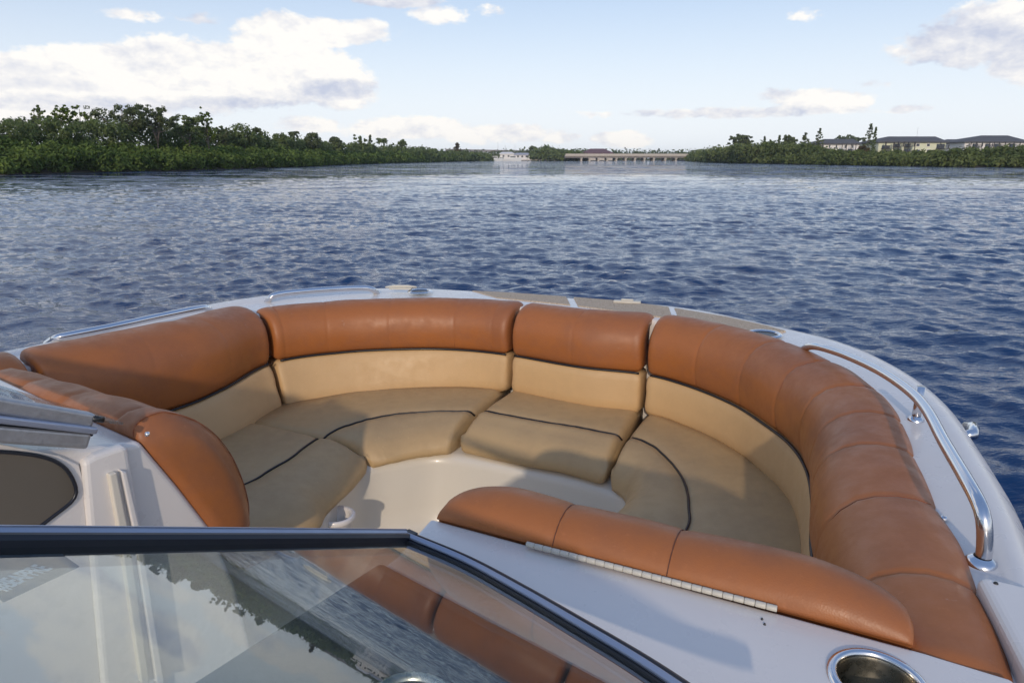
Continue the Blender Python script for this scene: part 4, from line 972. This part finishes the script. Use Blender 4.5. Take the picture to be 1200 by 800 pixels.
hip_house('apartment_building', 1030, 1109, 1041, 1096, 160, 166.2, 184, 262, 15, 'wall_green', 'roof', 'pale yellow-green apartment block with dark balconies and a long dark roof',
   wins=[(1073.5,1077.5,168.5,171.5),(1086,1089.5,168.5,171.5),(1072.5,1078,175.5,178.5),(1086,1090,175.5,178.5)], balcs=[(1033,1043,170.5,174.5),(1048,1055,168.5,172.2),(1060,1067.5,168.5,172.2),(1097,1107.5,168.8,174.5),(1033,1043,176.5,180.5),(1047,1055.5,174.5,180.5),(1059,1067.5,174.5,180.5)])
hip_house('apartment_building', 1108, 1133, 1110, 1150, 163.3, 168.3, 184, 275, 14, 'wall_white', 'roof', 'low white linking block between the yellow-green block and the end block',
   wins=[(1112,1113.5,170.5,173.5),(1117,1118.8,170.5,173.5),(1122,1124,170,173.5),(1127,1129,170,173.5)])
hip_house('apartment_building', 1131, 1206, 1150, 1181, 158.8, 166.2, 184, 262, 18, 'wall_white', 'roof', 'white apartment block with railed balconies at the far right',
   wins=[(1134.5,1136.5,168.2,171.8),(1150,1152,168.2,171.5),(1162,1163.5,168.2,171.5),(1177,1179,168.2,171.5)], balcs=[(1139,1146,168.5,173.5),(1154,1160,168.5,173.2),(1165,1173,168.5,173.2),(1182,1190,168.5,173.2),(1131.5,1138,175.5,178.5)])
# grey side wing of yellow-green block
hip_house('apartment_building', 1022, 1031, 1024, 1040, 163.5, 168, 184, 268, 12, 'wall_grey', 'roof', 'narrow grey wing at the left end of the yellow-green block', wins=[(1024.5,1027,171,174)])
hip_house('waterside_house', 684, 718, 692, 708, 174.3, 179.4, 186, 440, 16, 'concrete', 'roofred', 'beige house with a faded red roof behind the bridge', wins=[(688,691,180.5,182),(695,699,180.5,182),(704,708,180.5,182)])
# bridge
def bridge():
    D = 395; a, c = XZ(671, 181.6, D), XZ(805, 181.9, D+5); e = empty('road_bridge', ((a[0]+c[0])/2, D, 0)); tag(e, 'low beige concrete road bridge on piers across the far water', 'bridge')
    zt = a[2]; cx = (a[0]+c[0])/2; w = c[0]-a[0]+8
    mesh_obj('deck', *box((cx, D+5, zt-.55), (w, 10, .8)), M['concrete'], e, smooth=False)
    mesh_obj('parapet', *box((cx, D-.25, zt+.05), (w, .3, 1.1)), M['concrete'], e, smooth=False)
    mesh_obj('parapet', *box((cx, D+10.25, zt+.05), (w, .3, 1.1)), M['concrete'], e, smooth=False)
    mesh_obj('girder', *box((cx, D+5, zt-1.3), (w, 8, .7)), M['concshade'], e, smooth=False)
    for x in (681.5,691,701.5,712,722.5,733.5,744.5,755.5,766.5,780,792.5):
        p = XZ(x, 186, D); V = merge(box((p[0], D+5, zt-1.9), (1.2, 10, .5)), *[box((p[0], D+1+k*4, (zt-2.1)/2), (.9, .9, zt-2.1+.8)) for k in range(3)])
        mesh_obj('pier', *V, M['concrete'], e, smooth=False)
bridge()
def flyover():
    D = 640; a, c = XZ(522, 175, D), XZ(700, 178.5, D); e = empty('flyover', ((a[0]+c[0])/2, D, .3)); tag(e, 'long grey elevated road behind the marina', 'bridge')
    n = 24; top = [a+(c-a)*i/(n-1) for i in range(n)]
    mesh_obj('deck', *loft([[p+np.array((0,dy,dz)) for dy, dz in ((0,.3),(12,.3),(12,-1.6),(0,-1.6))] for p in top]), M['concshade'], e, smooth=False)
    for i in range(1, n-1, 3):
        p = top[i]; mesh_obj('pier', *box((p[0], D+6, (p[2]-1.5)/2), (1.6, 6, p[2]-1.7)), M['concrete'], e, smooth=False)
flyover()
# marina: sheds, dock, boats, masts
def shed(x0, x1, yt, ye, D, dep, rm, lbl, wins=()): return hip_house('marina_building', x0, x1, x0+2, x1-2, yt, ye, 188, D, dep, 'wall_white', rm, lbl, wins)
shed(586, 602, 178.2, 180.2, 450, 10, 'wall_white', 'white marina shed behind the moored boats, leftmost', [(589,591,182,184),(595,597,182,184)])
shed(603, 623, 179.2, 181.2, 446, 10, 'wall_grey', 'wide grey-roofed marina building at the centre', [(606,608,182.5,184.5),(611,613,182.5,184.5),(616,619,182.5,184.5)])
def dock():
    D = 408; a, c = XZ(607, 187.3, D), XZ(650, 187.6, D); o = mesh_obj('dock', *merge(box(((a[0]+c[0])/2, D, .7), (c[0]-a[0], 2.5, .25)), *[box((a[0]+(c[0]-a[0])*k/12, D-1, .2), (.3, .3, 1.4)) for k in range(13)]), M['concrete'], None, False); tag(o, 'low pale wooden dock by the marina shore', 'dock')
dock()
def small_boat(x, D, L, lbl, cabin=1, hgt=1.0):
    p = XZ(x, 188, D); e = empty('moored_boat', (p[0], D, 0)); tag(e, lbl, 'boat', 'boats moored at the distant marina')
    secs = []
    for t in np.linspace(0, 1, 9):
        w = .5*L*.30*(1-t**3)+.02; z = .8*hgt+.5*t*t*hgt; xx = p[0]-L/2+L*t
        secs.append([(xx, D-w, z), (xx, D-w*.75, -.2), (xx, D+w*.75, -.2), (xx, D+w, z)])
    mesh_obj('hull', *loft(secs), M['boatwhite'], e, False and True)
    if cabin:
        cb = mesh_obj('cabin', *merge(box((p[0]-L*.05, D, 1.35*hgt), (L*.42, L*.2, 1.1*hgt)), box((p[0]-L*.05, D, 1.98*hgt), (L*.5, L*.24, .12))), M['boatwhite'], e, smooth=False)
        mesh_obj('window', *box((p[0]-L*.05, D-L*.1-.03, 1.5*hgt), (L*.34, .04, .42*hgt)), M['window'], cb, smooth=False)
small_boat(580.5, 398, 8, 'white cabin cruiser moored leftmost at the distant marina', 1, 1.35)
small_boat(588.5, 400, 7, 'second white cruiser from the left at the distant marina', 1, 1.1)
small_boat(602, 399, 8.5, 'largest white cruiser, nearest the centre building of the marina', 1, 1.5)
small_boat(595, 402, 5, 'small open white boat between two cruisers at the marina', 0, .9)
def pole(x, yt, D, lbl, r=.14):
    p = XZ(x, yt, D); o = mesh_obj('light_pole', *tube([(p[0], D, .3), (p[0], D, p[2])], r, 6), M['polewhite']); tag(o, lbl, 'pole')
pole(583.5, 166.5, 600, 'thin pale mast above the flyover, leftmost of three'); pole(592, 170, 600, 'thin pale mast, middle of the three above the flyover'); pole(603.5, 169, 600, 'thin pale mast, rightmost of the three above the flyover')
pole(647.5, 172, 600, 'pale pole rising from the trees between marina and bridge'); pole(1076, 149.5, 300, 'hair-thin antenna mast above the yellow-green block', .06)

# ------------------------------------------------------------------ light river haze
def haze():
    o = mesh_obj('haze', *box((0, 3000, 7.5), (9000, 8000, 18.0)), None or M['gel'], None, smooth=False)
    m = bpy.data.materials.new('river_haze'); m.use_nodes = True; nt = m.node_tree; nt.nodes.clear()
    out = nt.nodes.new('ShaderNodeOutputMaterial'); pv = nt.nodes.new('ShaderNodeVolumePrincipled')
    pv.inputs['Color'].default_value = (.86, .92, 1, 1); pv.inputs['Density'].default_value = HAZE; pv.inputs['Anisotropy'].default_value = .2
    nt.links.new(pv.outputs[0], out.inputs['Volume']); o.data.materials.clear(); o.data.materials.append(m); tag(o, 'thin pale haze over the river', 'haze', kind='stuff')
HAZE = .00022
haze()
